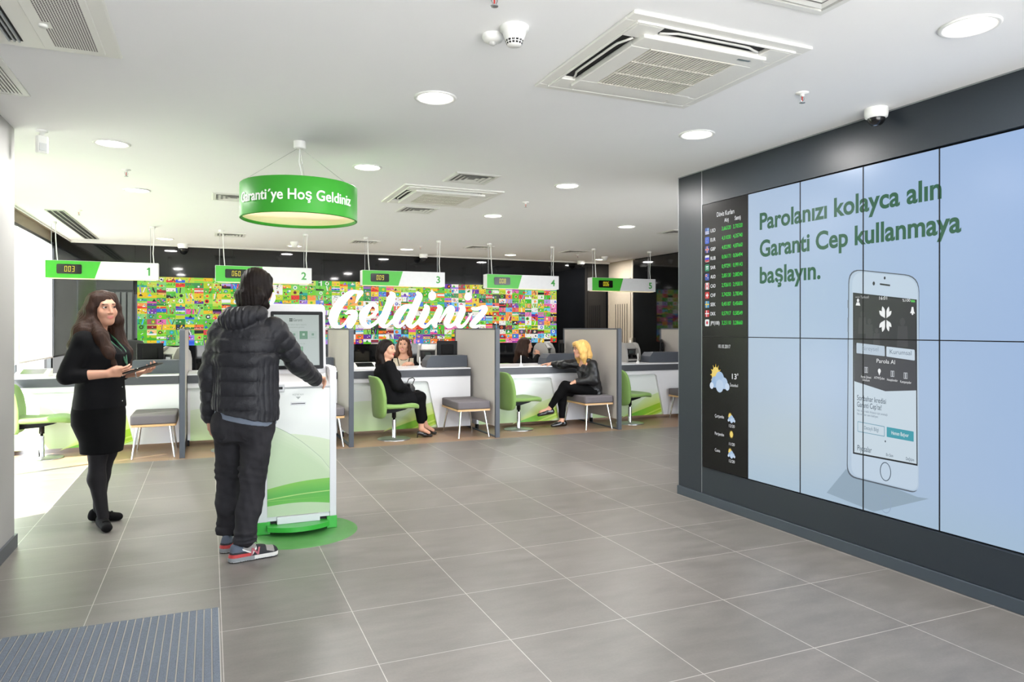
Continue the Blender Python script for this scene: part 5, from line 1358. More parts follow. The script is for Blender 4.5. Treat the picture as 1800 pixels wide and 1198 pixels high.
# ===== standing woman with tablet
def standing_woman():
    root=thing('person','standing woman with long brown hair in black blouse and skirt, holding a tablet','person',(-0.714,5.855,0),math.radians(68.9))
    hc=V(.0,-.015,1.545); R=rotm(-.62,.04,-.07); nk=V(0,.03,1.375)
    shR,elR,wrR=V(-.172,.04,1.325),V(-.225,.120,1.070),V(-.150,-.115,1.085)
    shL,elL,wrL=V(.175,.04,1.325),V(.225,.05,1.06),V(.105,-.205,1.075)
    S=SDF(.0042); head(S,hc,R); trunk_skin(S,nk,hc)
    S.loft([(.80,0,.02,.13,.10),(1.0,0,.02,.11,.09),(1.25,0,.02,.13,.09)],.03)
    for a,b,c in ((shR,elR,wrR),(shL,elL,wrL)): S.cap(a,b,.050,.042,.03); S.cap(b,c,.043,.028,.03)
    hand(S,wrR,(.55,-.80,.10),(.5,.25,-.75),(-.15,-.35,.9),(.35,.5,.3),.98,thumb=((.5,-.75,.45),(.75,-.75,.0)))
    hand(S,wrL,(-.30,-.90,.12),(-.1,.1,1.0),(.9,-.3,.1),(.45,.6,.4),.98,thumb=((.75,-.55,.4),(.1,-.6,.8)))
    for hip,kn,an in ((V(-.085,.02,.84),V(-.072,-.012,.50),V(-.125,-.078,.075)),(V(.080,.02,.84),V(.062,-.01,.50),V(.055,.050,.075))):
        S.cap(hip,kn,.080,.058,.03); S.cap(kn,kn*.62+an*.38+V(0,.022,0),.056,.056,.03); S.cap(kn*.62+an*.38+V(0,.022,0),an,.055,.036,.03)
    fm=face_mats(hc,R)
    def mats(P):
        m=fm(P); m[P[:,2]<.86]=5; return m
    S.build('body',[m_skinA,m_lip,m_brow,m_teeth,m_lash,m_tights],root,mats); eyes(root,hc,R,m_eye,1.0,(.25,-.05))
    # blouse with three-quarter sleeves
    B=SDF(.006); f=wob(3,16,.005,(1,1,.8)); f2=wob(4,34,.0025)
    B.loft([(.835,0,.015,.190,.150),(.92,0,.015,.186,.148),(1.03,0,.012,.172,.140),(1.12,0,-.002,.180,.150),(1.22,0,-.012,.182,.148),(1.30,0,.02,.178,.110),(1.345,0,.03,.135,.085),(1.375,0,.035,.085,.068)],.02,p=2.2)
    for q in (shR,shL): B.cap(V(0,.035,1.335),q-V(0,0,.015),.062,.056,.04)
    for q in (-1,1): B.ell(V(q*.078,-.085,1.195),V(.082,.075,.080),None,.05)
    for a,b,c in ((shR,elR,wrR),(shL,elL,wrL)):
        B.cap(a,b,.060,.057,.04); B.cap(b,b*.62+c*.38,.057,.054,.02)
    B.post=lambda X,Y,Z: f(X,Y,Z)+f2(X,Y,Z)
    for a,c in ((elR,wrR),(elL,wrL)):   # clean cuffs
        pass
    B.ell(V(.0,-.12,1.36),V(.050,.09,.115),rotm(0,.30),.01,op='s')
    B.ell(V(0,-.02,1.41),V(.062,.075,.055),None,.01,op='s')
    B.build('blouse',m_blackcl,root)
    K=SDF(.006); K.loft([(.515,-.010,-.006,.142,.124),(.60,0,-.005,.155,.134),(.72,0,.022,.186,.160),(.80,0,.022,.186,.160),(.90,0,.02,.172,.145)],.01,p=2.3); g=wob(8,10,.003); K.post=lambda X,Y,Z:g(X,Y,Z); K.build('skirt',m_blackk,root)
    H=SDF(.005); P=lambda x,y,z: hc+R@V(x,y,z)
    H.ell(P(0,.025,.045),V(.086,.100,.088),R,.02)
    for q in (-1,1):
        H.chain([P(q*.062,.0,.075),P(q*.083,.01,.0),P(q*.088,.005,-.085),hc+V(q*.112,-.035,-.20),hc+V(q*.118,-.095,-.32),hc+V(q*.100,-.135,-.42)],[.035,.038,.044,.050,.044,.016],.03)
        H.chain([P(q*.03,.06,.06),P(q*.07,.075,-.05),hc+V(q*.12,.085,-.17),hc+V(q*.150,.115,-.27),hc+V(q*.13,.12,-.36)],[.05,.06,.062,.046,.02],.03)
    H.chain([P(0,.08,.03),P(0,.10,-.10),hc+V(0,.13,-.24),hc+V(0,.13,-.36)],[.07,.075,.085,.04],.04)
    H.ell(P(.014,-.105,-.030),V(.055,.072,.090),R@rotm(0,0,-.20),.012,op='s'); H.ell(P(.022,-.100,.035),V(.036,.055,.036),R,.015,op='s'); H.ell(P(.0,-.06,-.10),V(.042,.075,.10),R,.015,op='s')
    strands(H,.6,230,.0024,5); H.build('hair',m_hairdk,root)
    L=MB(); pts=[V(.055,.0,1.385),V(.050,-.075,1.32),V(.035,-.150,1.24),V(.008,-.175,1.15),V(.0,-.172,1.10)]
    L.tube(pts,.006,8); L.tube([V(-.05,.0,1.385),V(-.045,-.075,1.32),V(-.025,-.150,1.24),V(-.003,-.175,1.15)],.006,8); L.build('lanyard',PM('lanyard_green',(40,92,66),0.6,noise=(120,0.5)),root)
    b=MB(); b.tube([wrL+.034*(V(math.cos(a),0,math.sin(a))*1.0) for a in [2*PI*i/20 for i in range(20)]],.004,8,closed=True); b.build('bracelet',m_chrome,root)
    bt=MB()
    for z in (.88,.98,1.06): bt.lathe([(.0,-.004),(.005,-.002),(.005,.002),(0,.003)],(0.0,-.146-(.0 if z<1 else .002),z),10,axis='y')
    bt.build('button',m_chrome,root)
    for an,d in ((V(-.130,-.078,0),(-.78,-.62)),(V(.055,.050,0),(.12,-.99))):
        t=unit(V(d[0],d[1],0)); Q=SDF(.004); up=V(0,0,1)
        Q.cap(an-t*.035+up*.032,an+t*.13+up*.026,.036,.033,.02,flat=(up,1.25)); Q.cap(an-t*.03+up*.055,an+t*.02+up*.05,.038,.036,.02)
        Q.cap(an+t*.06+up*.045,an+t*.12+up*.034,.034,.030,.02,flat=(up,1.4)); Q.cut(an,-up)
        Q.cap(an+t*.005+up*.085,an+t*.01+up*.062,.031,.030,.004,op='s')
        sh=Q.build('loafer',m_suede,root)
        x=np.cross(up,t); bow=MB(); c=an+t*.085+up*.062; bow.tube([c+x*.02,c+x*.004+up*.005,c-x*.004+up*.005,c-x*.02],.005,8); bow.build('bow',m_suede,sh)
    return root
standing_woman()
def at(root,p):
    c,s=math.cos(root.rotation_euler.z),math.sin(root.rotation_euler.z); return (root.location.x+c*p[0]-s*p[1],root.location.y+s*p[0]+c*p[1],root.location.z+p[2])
wa=bpy.data.objects['person']
tt=thing('tablet','black tablet computer held in the standing woman\'s hands','tablet',at(wa,(-.045,-.315,1.118)),wa.rotation_euler.z)
b=MB(); up=V(0,.30,1); up=unit(up); fx=unit(V(.18,-.93,.30)); sx_=np.cross(up,fx); sx_=unit(sx_); up=np.cross(fx,sx_)
def TB(a,c,e): return tuple(fx*a+sx_*c+up*e)
o=rrect(-.120,-.082,.120,.082,.012,4); n=len(o)
b.add([TB(x,y,-.004) for x,y in o]+[TB(x,y,.004) for x,y in o],[tuple(range(n))[::-1],tuple(range(n,2*n))]+[(i,(i+1)%n,n+(i+1)%n,n+i) for i in range(n)]); b.build('case',m_mon,tt)
b=MB(); b.quad(TB(-.105,-.070,.0045),TB(.105,-.070,.0045),TB(.105,.070,.0045),TB(-.105,.070,.0045)); b.build('screen',PM('tablet_dark_glass',(20,24,28),0.08),tt)

# ===== man at the kiosk, seen from behind
def kiosk_man():
    root=thing('person','man in black quilted jacket and dark jeans seen from behind, touching the kiosk','person',(0.175,4.725,0),math.radians(155))
    hc=V(-.078,-.085,1.655); R=rotm(-.25,.12,0); nk=V(-.055,-.01,1.50)
    shR,elR,wrR=V(-.208,-.005,1.405),V(-.300,-.190,1.175),V(-.330,-.425,1.065)
    shL,elL,wrL=V(.095,.02,1.40),V(.162,.050,1.12),V(.192,-.005,.865)
    S=SDF(.0045); head(S,hc,R,False,1.03); trunk_skin(S,nk,hc,.18)
    S.loft([(.90,0,.02,.13,.10),(1.1,0,.02,.13,.10),(1.4,0,.02,.14,.09)],.03)
    for a,b,c in ((shR,elR,wrR),(shL,elL,wrL)): S.cap(a,b,.048,.042,.03); S.cap(b,c,.042,.030,.03)
    hand(S,wrR,(-.25,-.95,-.02),(.1,.1,-1),(.9,-.25,.1),((.15,.3,.2),(.5,.8,.5),(.7,.9,.5),(.8,.9,.5)),1.05)
    hand(S,wrL,(-.05,-.20,-1),(-1,.1,.05),(-.1,-1,.2),(.25,.35,.25),1.05)
    hips=[(V(-.120,.03,.90),V(-.105,.05,.50),V(-.086,.112,.085)),(V(.062,.0,.90),V(.095,-.065,.50),V(.115,-.095,.085))]
    for hip,kn,an in hips: S.cap(hip,kn,.075,.052,.03); S.cap(kn,an,.050,.036,.03)
    fm=face_mats(hc,R,1.03)
    S.build('body',[m_skinB,m_lip,m_brow,m_teeth,m_blackk],root,lambda P:np.where(P[:,2]<.22,4,fm(P))); eyes(root,hc,R,m_eye,1.03)
    # quilted jacket
    m_puff=PM('quilted_nylon',(40,40,44),0.5,noise=(40,0.15),bump=(110,0.22),spec=0.25)
    J=SDF(.004); bands=.088
    def puff(z): return np.abs(np.sin(PI*(z)/bands))**.42
    def tors(t,X,Y,Z):
        side=1/(1+np.exp(-(np.abs(X+.045)-.112)*120)); low=1/(1+np.exp((Z-1.20)*60)); w=side*low
        yoke=1/(1+np.exp(-(Z-1.335)*80))
        hor=.017*puff(Z-.82+.03*np.abs(X))-.008
        ver=.008*np.abs(np.sin(PI*np.arctan2(Y,X)*6.5))**.6-.003
        return hor*(1-w)*(1-yoke)+ver*w*(1-yoke)+.002*yoke
    f=wob(21,22,.0030,(1,1,1.4)); f2=wob(22,60,.0012)
    J.loft([(.80,-.045,.02,.190,.156),(.885,-.045,.02,.192,.158),(.95,-.045,.02,.194,.155),(1.05,-.045,.018,.190,.150),(1.20,-.045,.02,.192,.150),(1.33,-.045,.022,.190,.142),(1.41,-.05,.015,.160,.112),(1.46,-.055,.005,.105,.092),(1.50,-.055,-.005,.080,.082)],.03,pf=tors,p=2.3)
    J.cut(V(-.045,0,.872),V(.22,.0,-1))
    def slv(ph): return lambda t,X,Y,Z: .009*np.abs(np.sin(PI*(t+ph)/.078))**.55-.004
    for a,b,c in ((shR,elR,wrR),(shL,elL,wrL)):
        L=np.linalg.norm(b-a); e=c+unit(c-b)*(.012)
        J.cap(a,b,.077,.066,.03,pf=slv(0)); J.cap(b,e,.066,.048,.02,pf=slv(L))
        J.cap(e-unit(c-b)*.02,e,.046,.044,.008)
    # collar and hood
    J.chain([V(-.125,-.06,1.50),V(-.145,.03,1.50),V(-.095,.09,1.49),V(-.01,.09,1.49),V(.045,.03,1.50),V(.025,-.06,1.50)],[.028,.033,.036,.036,.033,.028],.02)
    rib=lambda t,X,Y,Z: .010*np.abs(np.sin(PI*(X+.01)/.034))**.6-.004
    J.ell(V(-.030,.115,1.462),V(.112,.072,.068),rotm(0,.25,.12),.02,pf=rib); J.ell(V(-.115,.05,1.485),V(.060,.080,.045),None,.03,pf=rib)
    J.ell(V(-.06,-.02,1.56),V(.072,.085,.09),None,.015,op='s')
    f3=wob(23,60,.0030,(1.6,1.6,.35)); f4=wob(24,95,.0009,(1,1,.6))
    J.post=lambda X,Y,Z: f(X,Y,Z)*.8+f2(X,Y,Z)+f3(X,Y,Z)*(.12+.88*(1-puff(Z-.82)))+f4(X,Y,Z)
    J.build('quilted_jacket',m_puff,root)
    T=SDF(.006); T.loft([(.800,-.04,.022,.184,.158),(.86,-.045,.022,.184,.152),(.92,-.045,.02,.176,.140)],.01,p=2.3); T.cut(V(-.045,0,.838),V(.20,.0,-1)); T.build('grey_tshirt',PM('tshirt_grey_blue',(108,116,130),0.9),root)
    # jeans
    N=SDF(.0055); g=wob(31,24,.0055,(1,1,.8)); g2=wob(32,60,.0028)
    N.loft([(.72,-.03,.03,.150,.115),(.80,-.03,.03,.162,.132),(.90,-.035,.025,.160,.130)],.03,p=2.3)
    for hip,kn,an in hips:
        N.cap(hip-V(0,0,.10),kn+V(0,-.005,0),.103,.076,.04); N.chain([kn,kn*.5+an*.5+V(0,.012,0),an+V(0,.004,.055)],[.074,.068,.062],.025)
        for i,z in enumerate((.115,.140,.170)): N.ell(V(an[0],an[1]+.005,z),V(.066,.068,.010),None,.012)
        for i,z in enumerate((.46,.50,.545)): N.ell(V(kn[0],kn[1]+.02,z),V(.074,.055,.008),rotm(0,.3),.015)
    for q in (-1,1): N.ell(V(q*.075-.03,.070,.80),V(.082,.082,.10),None,.05)
    N.cap(V(-.03,.175,.86),V(-.03,.150,.70),.006,.006,.008,op='s')
    for q in (-1,1):   # back pocket edges
        N.chain([V(q*.045-.03,.158,.845),V(q*.050-.03,.160,.745),V(q*.085-.03,.152,.722),V(q*.120-.03,.132,.748),V(q*.125-.03,.120,.845)],[.003]*5,.003)
    N.post=lambda X,Y,Z: g(X,Y,Z)+g2(X,Y,Z)
    N.build('jeans',PM('charcoal_denim',(46,45,48),0.9,noise=(9,0.55),bump=(420,0.15),spec=0.15),root)
    H=SDF(.005); P=lambda x,y,z: hc+R@(V(x,y,z)*1.03)
    H.ell(P(0,.020,.040),V(.080,.104,.092),R,.02); H.ell(P(0,.050,-.02),V(.074,.080,.095),R,.03)
    for q in (-1,1): H.chain([P(q*.050,-.02,.06),P(q*.064,-.005,-.01),P(q*.064,.015,-.10)],[.030,.030,.018],.03)
    H.chain([P(-.05,.075,-.06),P(-.05,.075,-.145)],[.05,.022],.03); H.chain([P(.05,.075,-.06),P(.045,.08,-.14)],[.05,.02],.03); H.chain([P(0,.09,-.06),P(0,.09,-.15)],[.05,.025],.03)
    H.ell(P(0,-.115,-.02),V(.062,.075,.085),R,.012,op='s'); H.ell(P(0,-.075,-.09),V(.05,.07,.06),R,.012,op='s')
    strands(H,.3,240,.0024,9); H.build('hair',m_hairbk,root)
    Bd=SDF(.005); Bd.ell(P(0,-.052,-.098),V(.044,.040,.030),R,.02); Bd.chain([P(-.066,-.0,-.05),P(-.03,-.05,-.10),P(.03,-.05,-.10),P(.066,0,-.05)],[.014,.020,.020,.014],.02); Bd.build('beard',m_hairbk,root)
    # running shoes
    m_sole=PM('sole_grey',(132,136,138),0.7); m_mid=PM('midsole_white',(214,212,206),0.7); m_upp=PM('shoe_black_mesh',(34,34,38),0.8,noise=(200,0.3)); m_sg=PM('shoe_grey_suede',(142,138,134),0.85); m_sb=PM('shoe_blue_grey',(86,94,108),0.85); m_sred=PM('shoe_red',(176,52,52),0.6); m_wht=PM('shoe_white_leather',(222,220,216),0.5)
    for an,d,lab in ((V(-.086,.112,0),(-.80,-.60),1),(V(.115,-.095,0),(.22,-.97),0)):
        t=unit(V(d[0],d[1],0)); up=V(0,0,1); sd=np.cross(up,t)   # sd = left of the toe direction
        Q=SDF(.0024); c=an+t*.050
        Q.cap(c-t*.115+up*.010,c-t*.02+up*.010,.036,.032,.02); Q.cap(c-t*.02+up*.010,c+t*.098+up*.012,.032,.040,.02); Q.cap(c-t*.115+up*.025,c+t*.095+up*.020,.037,.036,.02)
        Q.cap(c-t*.108+up*.055,c-t*.05+up*.060,.034,.034,.02); Q.cap(c-t*.05+up*.062,c+t*.035+up*.048,.034,.030,.02); Q.cap(c+t*.03+up*.042,c+t*.10+up*.030,.034,.030,.02)
        Q.cap(c-t*.118+up*.085,c-t*.03+up*.083,.024,.026,.02); Q.cap(c-t*.07+up*.125,c-t*.055+up*.085,.036,.030,.006,op='s')
        Q.cut(an,-up)
        def mf(Pp,c=c,t=t):
            L=(Pp-c)@t; z=Pp[:,2]; m=np.zeros(len(Pp))
            m[:]=2; m[(L>.062)&(L<.108)&(z>.040-.3*(L-.085))]=3; m[(L<-.058)&(z>.060)]=4
            l1=.072-.50*(L+.075); l2=.045+1.1*(L+.020)
            m[(L>-.075)&(L<.010)&(z>l1)&(z>l2)]=3
            m[(L>-.080)&(L<-.017)&(np.abs(z-l1)<.0042)]=6; m[(L>-.022)&(L<.012)&(np.abs(z-l2)<.0065)]=6
            m[(L>.004)&(L<.055)&(z>.062)]=2
            m[(L<-.030)&(z>.031)&(z<.050)]=5
            m[z<.030]=1; m[(L<-.01)&(z<.030)&(z>.008)]=0; m[z<.007]=2
            return m
        sh=Q.build('running_shoe',[m_sole,m_mid,m_upp,m_sg,m_sb,m_sred,m_wht],root,mf)
        if lab:
            x=MB(); ctr=c-t*.010+up*.036-sd*.0405
            put_text(x,'N',lambda u,v,w: tuple(ctr+t*(u+.18*v)+up*v-sd*(.0006+w+ (0.002 if v<.02 else -.002))),width=.048,height=.040,align='c',bold=.03,thick=.002,col=(170,90,100))
            x.build('side_letter',VCM('letter_pink',0.5),sh)
        lc=MB()
        for i in range(4):
            p=c+t*(.055-.028*i)+up*(.066+.010*i); lc.tube([tuple(p-sd*.022-up*.008),tuple(p+up*.004),tuple(p+sd*.022-up*.008)],.0028,6)
        p=c-t*.03+up*.102
        for q in (-1,1): lc.tube([tuple(p),tuple(p+sd*q*.02+up*.018+t*.02),tuple(p+sd*q*.035+up*.002+t*.035)],.0026,6)
        lc.build('laces',PM('laces_black',(24,24,26),0.8),sh)
    return root
kiosk_man()

# ===== seated figures
def seated_legs(S,hipz,L,R_,rt=(.078,.055,.036)):
    for hip,kn,an in (L,R_): S.cap(hip,kn,rt[0],rt[1],.03); S.cap(kn,an,rt[1],rt[2],.03)
def pump(root,an,t,mat,name='court_shoe'):
    t=unit(V(t[0],t[1],0)); up=V(0,0,1); Q=SDF(.004)
    Q.cap(an-t*.035+up*.062,an+t*.05+up*.038,.026,.028,.02); Q.cap(an+t*.05+up*.030,an+t*.135+up*.016,.032,.020,.02,flat=(up,1.3))
    Q.cap(an+t*.0+up*.105,an+t*.055+up*.075,.026,.022,.008,op='s'); Q.cut(an+up*.0,-up)
    Q.cap(an-t*.05+up*.05,an-t*.055+up*.004,.010,.006,.01); Q.build(name,mat,root)
def woman_in_chair():
    root=thing('person','seated woman in black sitting on the green chair, black bag in her lap','person',(2.13,8.86,0),math.radians(96))
    hc=V(.0,.060,1.135); R=rotm(-.82,.0,.05); nk=V(0,.075,.985)
    S=SDF(.005); head(S,hc,R); trunk_skin(S,nk,hc)
    shL,elL,wrL=V(.165,.09,.925),V(.215,.0,.70),V(.07,-.19,.62); shR,elR,wrR=V(-.165,.09,.925),V(-.225,.0,.69),V(-.08,-.20,.60)
    S.loft([(.50,0,.06,.13,.10),(.75,0,.09,.11,.09),(.90,0,.09,.13,.09)],.03)
    for a,b,c in ((shR,elR,wrR),(shL,elL,wrL)): S.cap(a,b,.046,.04,.03); S.cap(b,c,.04,.028,.03)
    hand(S,wrR,(.35,-.9,-.15),(.2,0,-1),(.8,.3,.1),(.4,.5,.3),.95); hand(S,wrL,(-.35,-.9,-.1),(-.2,0,-1),(-.8,.3,.1),(.4,.5,.3),.95)
    lg=[(V(-.09,.03,.50),V(-.085,-.345,.515),V(-.08,-.365,.115)),(V(.09,.03,.50),V(.085,-.37,.515),V(.10,-.50,.115))]
    for hip,kn,an in lg: S.cap(hip,kn,.075,.054,.03); S.chain([kn,kn*.6+an*.4,an],[.050,.044,.034],.03); S.cap(an,an+V(0,-.10,-.06),.030,.024,.02)
    S.build('body',[m_skinB,m_lipr,m_brow,m_teeth,m_lash],root,face_mats(hc,R)); eyes(root,hc,R,m_eye)
    T=SDF(.007); f=wob(41,18,.005)
    T.loft([(.475,0,.03,.195,.16),(.55,0,.05,.190,.165),(.70,0,.08,.175,.145),(.85,0,.085,.180,.14),(.93,0,.09,.160,.10),(.975,0,.09,.09,.07)],.02,p=2.2)
    for a,b,c in ((shR,elR,wrR),(shL,elL,wrL)): T.cap(a,b,.072,.068,.04); T.cap(b,b*.12+c*.88,.068,.046,.03)
    for q in (-1,1): T.ell(V(q*.07,-.03,.80),V(.075,.065,.075),None,.05)
    for hip,kn,an in lg: T.cap(hip,hip*.3+kn*.7,.105,.092,.05)
    T.ell(V(0,-.03,.99),V(.04,.08,.06),None,.01,op='s'); T.post=lambda X,Y,Z:f(X,Y,Z); T.build('coat',m_blackcl,root)
    N=SDF(.007)
    for hip,kn,an in lg: N.cap(hip,kn,.092,.078,.03); N.chain([kn,kn*.6+an*.4,kn*.28+an*.72],[.078,.070,.056],.02)
    N.post=lambda X,Y,Z:f(X,Z,Y)*.5; N.build('trousers',m_blackk,root)
    H=SDF(.006); P=lambda x,y,z: hc+R@V(x,y,z)
    H.ell(P(0,.025,.040),V(.084,.102,.090),R,.02); H.chain([P(0,.07,.0),P(0,.085,-.08),hc+V(.03,.09,-.18)],[.08,.070,.04],.03)
    for q in (-1,1): H.chain([P(q*.055,.02,.06),P(q*.078,.045,-.02),P(q*.07,.06,-.10),hc+V(q*.085,.07,-.20)],[.036,.04,.045,.028],.03)
    H.ell(P(0,-.105,-.03),V(.064,.085,.085),R,.012,op='s'); strands(H,.3,140,.003,12); H.build('hair',m_hairbk,root)
    for hip,kn,an in lg: pump(root,V(an[0],an[1],0),(0,-1),m_patent)
    return root
wb=woman_in_chair()
bg_=thing('handbag','black leather handbag on the lap of the woman in the green chair','bag',at(wb,(0,-.20,.595)),wb.rotation_euler.z)
B=SDF(.006); B.loft([(.0,0,-.03,.12,.055),(.05,0,-.03,.125,.055),(.10,0,-.02,.10,.03)],.02,p=3.0); B.build('bag_body',m_leather,bg_)
b=MB(); b.tube([(.10,-.03,.08),(.09,-.06,.15),(.03,-.09,.17),(-.04,-.09,.15),(-.10,-.03,.08)],.006,8); b.build('strap',m_leather,bg_)
b=MB(); b.box(-.02,-.094,.03,.02,-.086,.05); b.build('clasp',m_chrome,bg_,.002)

def blonde_woman():
    root=thing('person','blonde woman in black leather jacket sitting cross-legged on the stool, hand on counter','person',(4.955,8.83,0),math.radians(-90))
    hc=V(.0,-.130,1.105); R=rotm(-.05,-.02,0); nk=V(0,-.06,.945)
    S=SDF(.005); head(S,hc,R); trunk_skin(S,nk,hc)
    shL,elL,wrL=V(.165,-.02,.89),V(.205,-.02,.68),V(.075,-.255,.655); shR,elR,wrR=V(-.165,-.04,.90),V(-.275,-.24,.875),V(-.43,-.375,.885)
    S.loft([(.50,0,.03,.13,.10),(.75,0,.0,.11,.09),(.87,0,-.02,.13,.09)],.03)
    for a,b,c in ((shR,elR,wrR),(shL,elL,wrL)): S.cap(a,b,.046,.04,.03); S.cap(b,c,.04,.028,.03)
    hand(S,wrR,(-.35,-.9,-.02),(0,0,-1),(.9,-.3,.1),(.2,.3,.2),.95); hand(S,wrL,(-.3,-.85,-.35),(-.2,.3,-1),(-.85,.2,.1),(.3,.4,.3),.95)
    lg=[(V(.09,.03,.51),V(.02,-.385,.600),V(-.06,-.60,.27)),(V(-.09,.03,.50),V(-.08,-.375,.51),V(-.06,-.395,.095))]
    for hip,kn,an in lg: S.cap(hip,kn,.075,.054,.03); S.chain([kn,kn*.6+an*.4,an],[.048,.042,.032],.03)
    S.cap(lg[0][2],lg[0][2]+V(-.02,-.12,-.035),.030,.024,.02); S.cap(lg[1][2],lg[1][2]+V(0,-.10,-.05),.030,.024,.02)
    S.build('body',[m_skinB,m_lip,m_browl,m_teeth,m_lash],root,face_mats(hc,R)); eyes(root,hc,R,m_eye)
    T=SDF(.006); f=wob(51,26,.006); f2=wob(52,60,.003)
    T.loft([(.475,0,.04,.185,.145),(.55,0,.04,.180,.145),(.68,0,.015,.170,.135),(.80,0,-.012,.182,.140),(.88,0,-.03,.160,.10),(.935,0,-.035,.09,.07)],.02,p=2.2)
    for a,b,c in ((shR,elR,wrR),(shL,elL,wrL)): T.cap(a,b,.070,.064,.04); T.cap(b,b*.14+c*.86,.064,.044,.03)
    T.chain([V(.05,-.10,.955),V(.085,-.04,.955),V(0,.03,.955),V(-.085,-.04,.955),V(-.05,-.10,.955)],[.018]*5,.015)
    T.ell(V(0,-.12,.95),V(.035,.07,.09),None,.01,op='s'); T.post=lambda X,Y,Z:f(X,Y,Z)+f2(X,Y,Z); T.build('leather_jacket',m_leather,root)
    N=SDF(.006); g=wob(53,20,.003)
    for hip,kn,an in lg: N.cap(hip,kn,.092,.066,.03); N.chain([kn,kn*.6+an*.4,kn*.16+an*.84],[.068,.060,.043],.02)
    N.loft([(.465,0,.05,.17,.13),(.55,0,.05,.165,.13)],.03); N.post=lambda X,Y,Z:g(X,Y,Z); N.build('leggings',m_blackk,root)
    H=SDF(.006); P=lambda x,y,z: hc+R@V(x,y,z)
    H.ell(P(0,.025,.045),V(.090,.108,.092),R,.02); H.chain([P(0,.07,.0),P(0,.095,-.09),hc+V(0,.10,-.175)],[.085,.08,.035],.03)
    for q in (-1,1): H.chain([P(q*.055,.0,.07),P(q*.086,.015,-.02),P(q*.082,.01,-.10),hc+V(q*.085,.02,-.185)],[.04,.046,.046,.024],.03)
    H.chain([P(.03,-.075,.085),P(.070,-.060,.03),P(.082,-.040,-.04)],[.026,.024,.020],.03); H.chain([P(.03,-.075,.085),P(-.03,-.080,.075),P(-.075,-.055,.03)],[.026,.024,.022],.03)
    H.ell(P(0,-.130,-.045),V(.058,.075,.082),R,.012,op='s'); strands(H,.3,220,.0024,14); H.build('hair',m_hairbl,root)
    G=MB()
    for q in (-1,1):
        G.tube([tuple(P(q*.031+.024*math.cos(a),-.098,.012+.018*math.sin(a))) for a in [2*PI*i/20 for i in range(20)]],.0022,6,closed=True)
        G.tube([tuple(P(q*.054,-.098,.016)),tuple(P(q*.076,-.05,.018)),tuple(P(q*.080,.01,.012))],.002,6)
    G.tube([tuple(P(-.008,-.10,.014)),tuple(P(0,-.104,.018)),tuple(P(.008,-.10,.014))],.002,6); G.build('glasses',m_mon,root)
    for an,t,tilt in ((lg[0][2],V(-.1,-1,-.12),1),(lg[1][2],V(.05,-1,0),0)):
        t=unit(t); up=V(0,0,1); up=unit(up-t*(t@up)); Q=SDF(.004); o=V(an)-up*.075
        Q.cap(o-t*.045+up*.030,o+t*.15+up*.022,.034,.028,.02,flat=(up,1.2)); Q.cap(o-t*.04+up*.055,o+t*.02+up*.055,.034,.032,.02); Q.cap(o+t*.02+up*.05,o+t*.10+up*.035,.030,.028,.02)
        Q.cut(o+up*.001 if tilt else V(an[0],an[1],0),-up); Q.build('lace_up_shoe',m_patent,root)
    return root
blonde_woman()

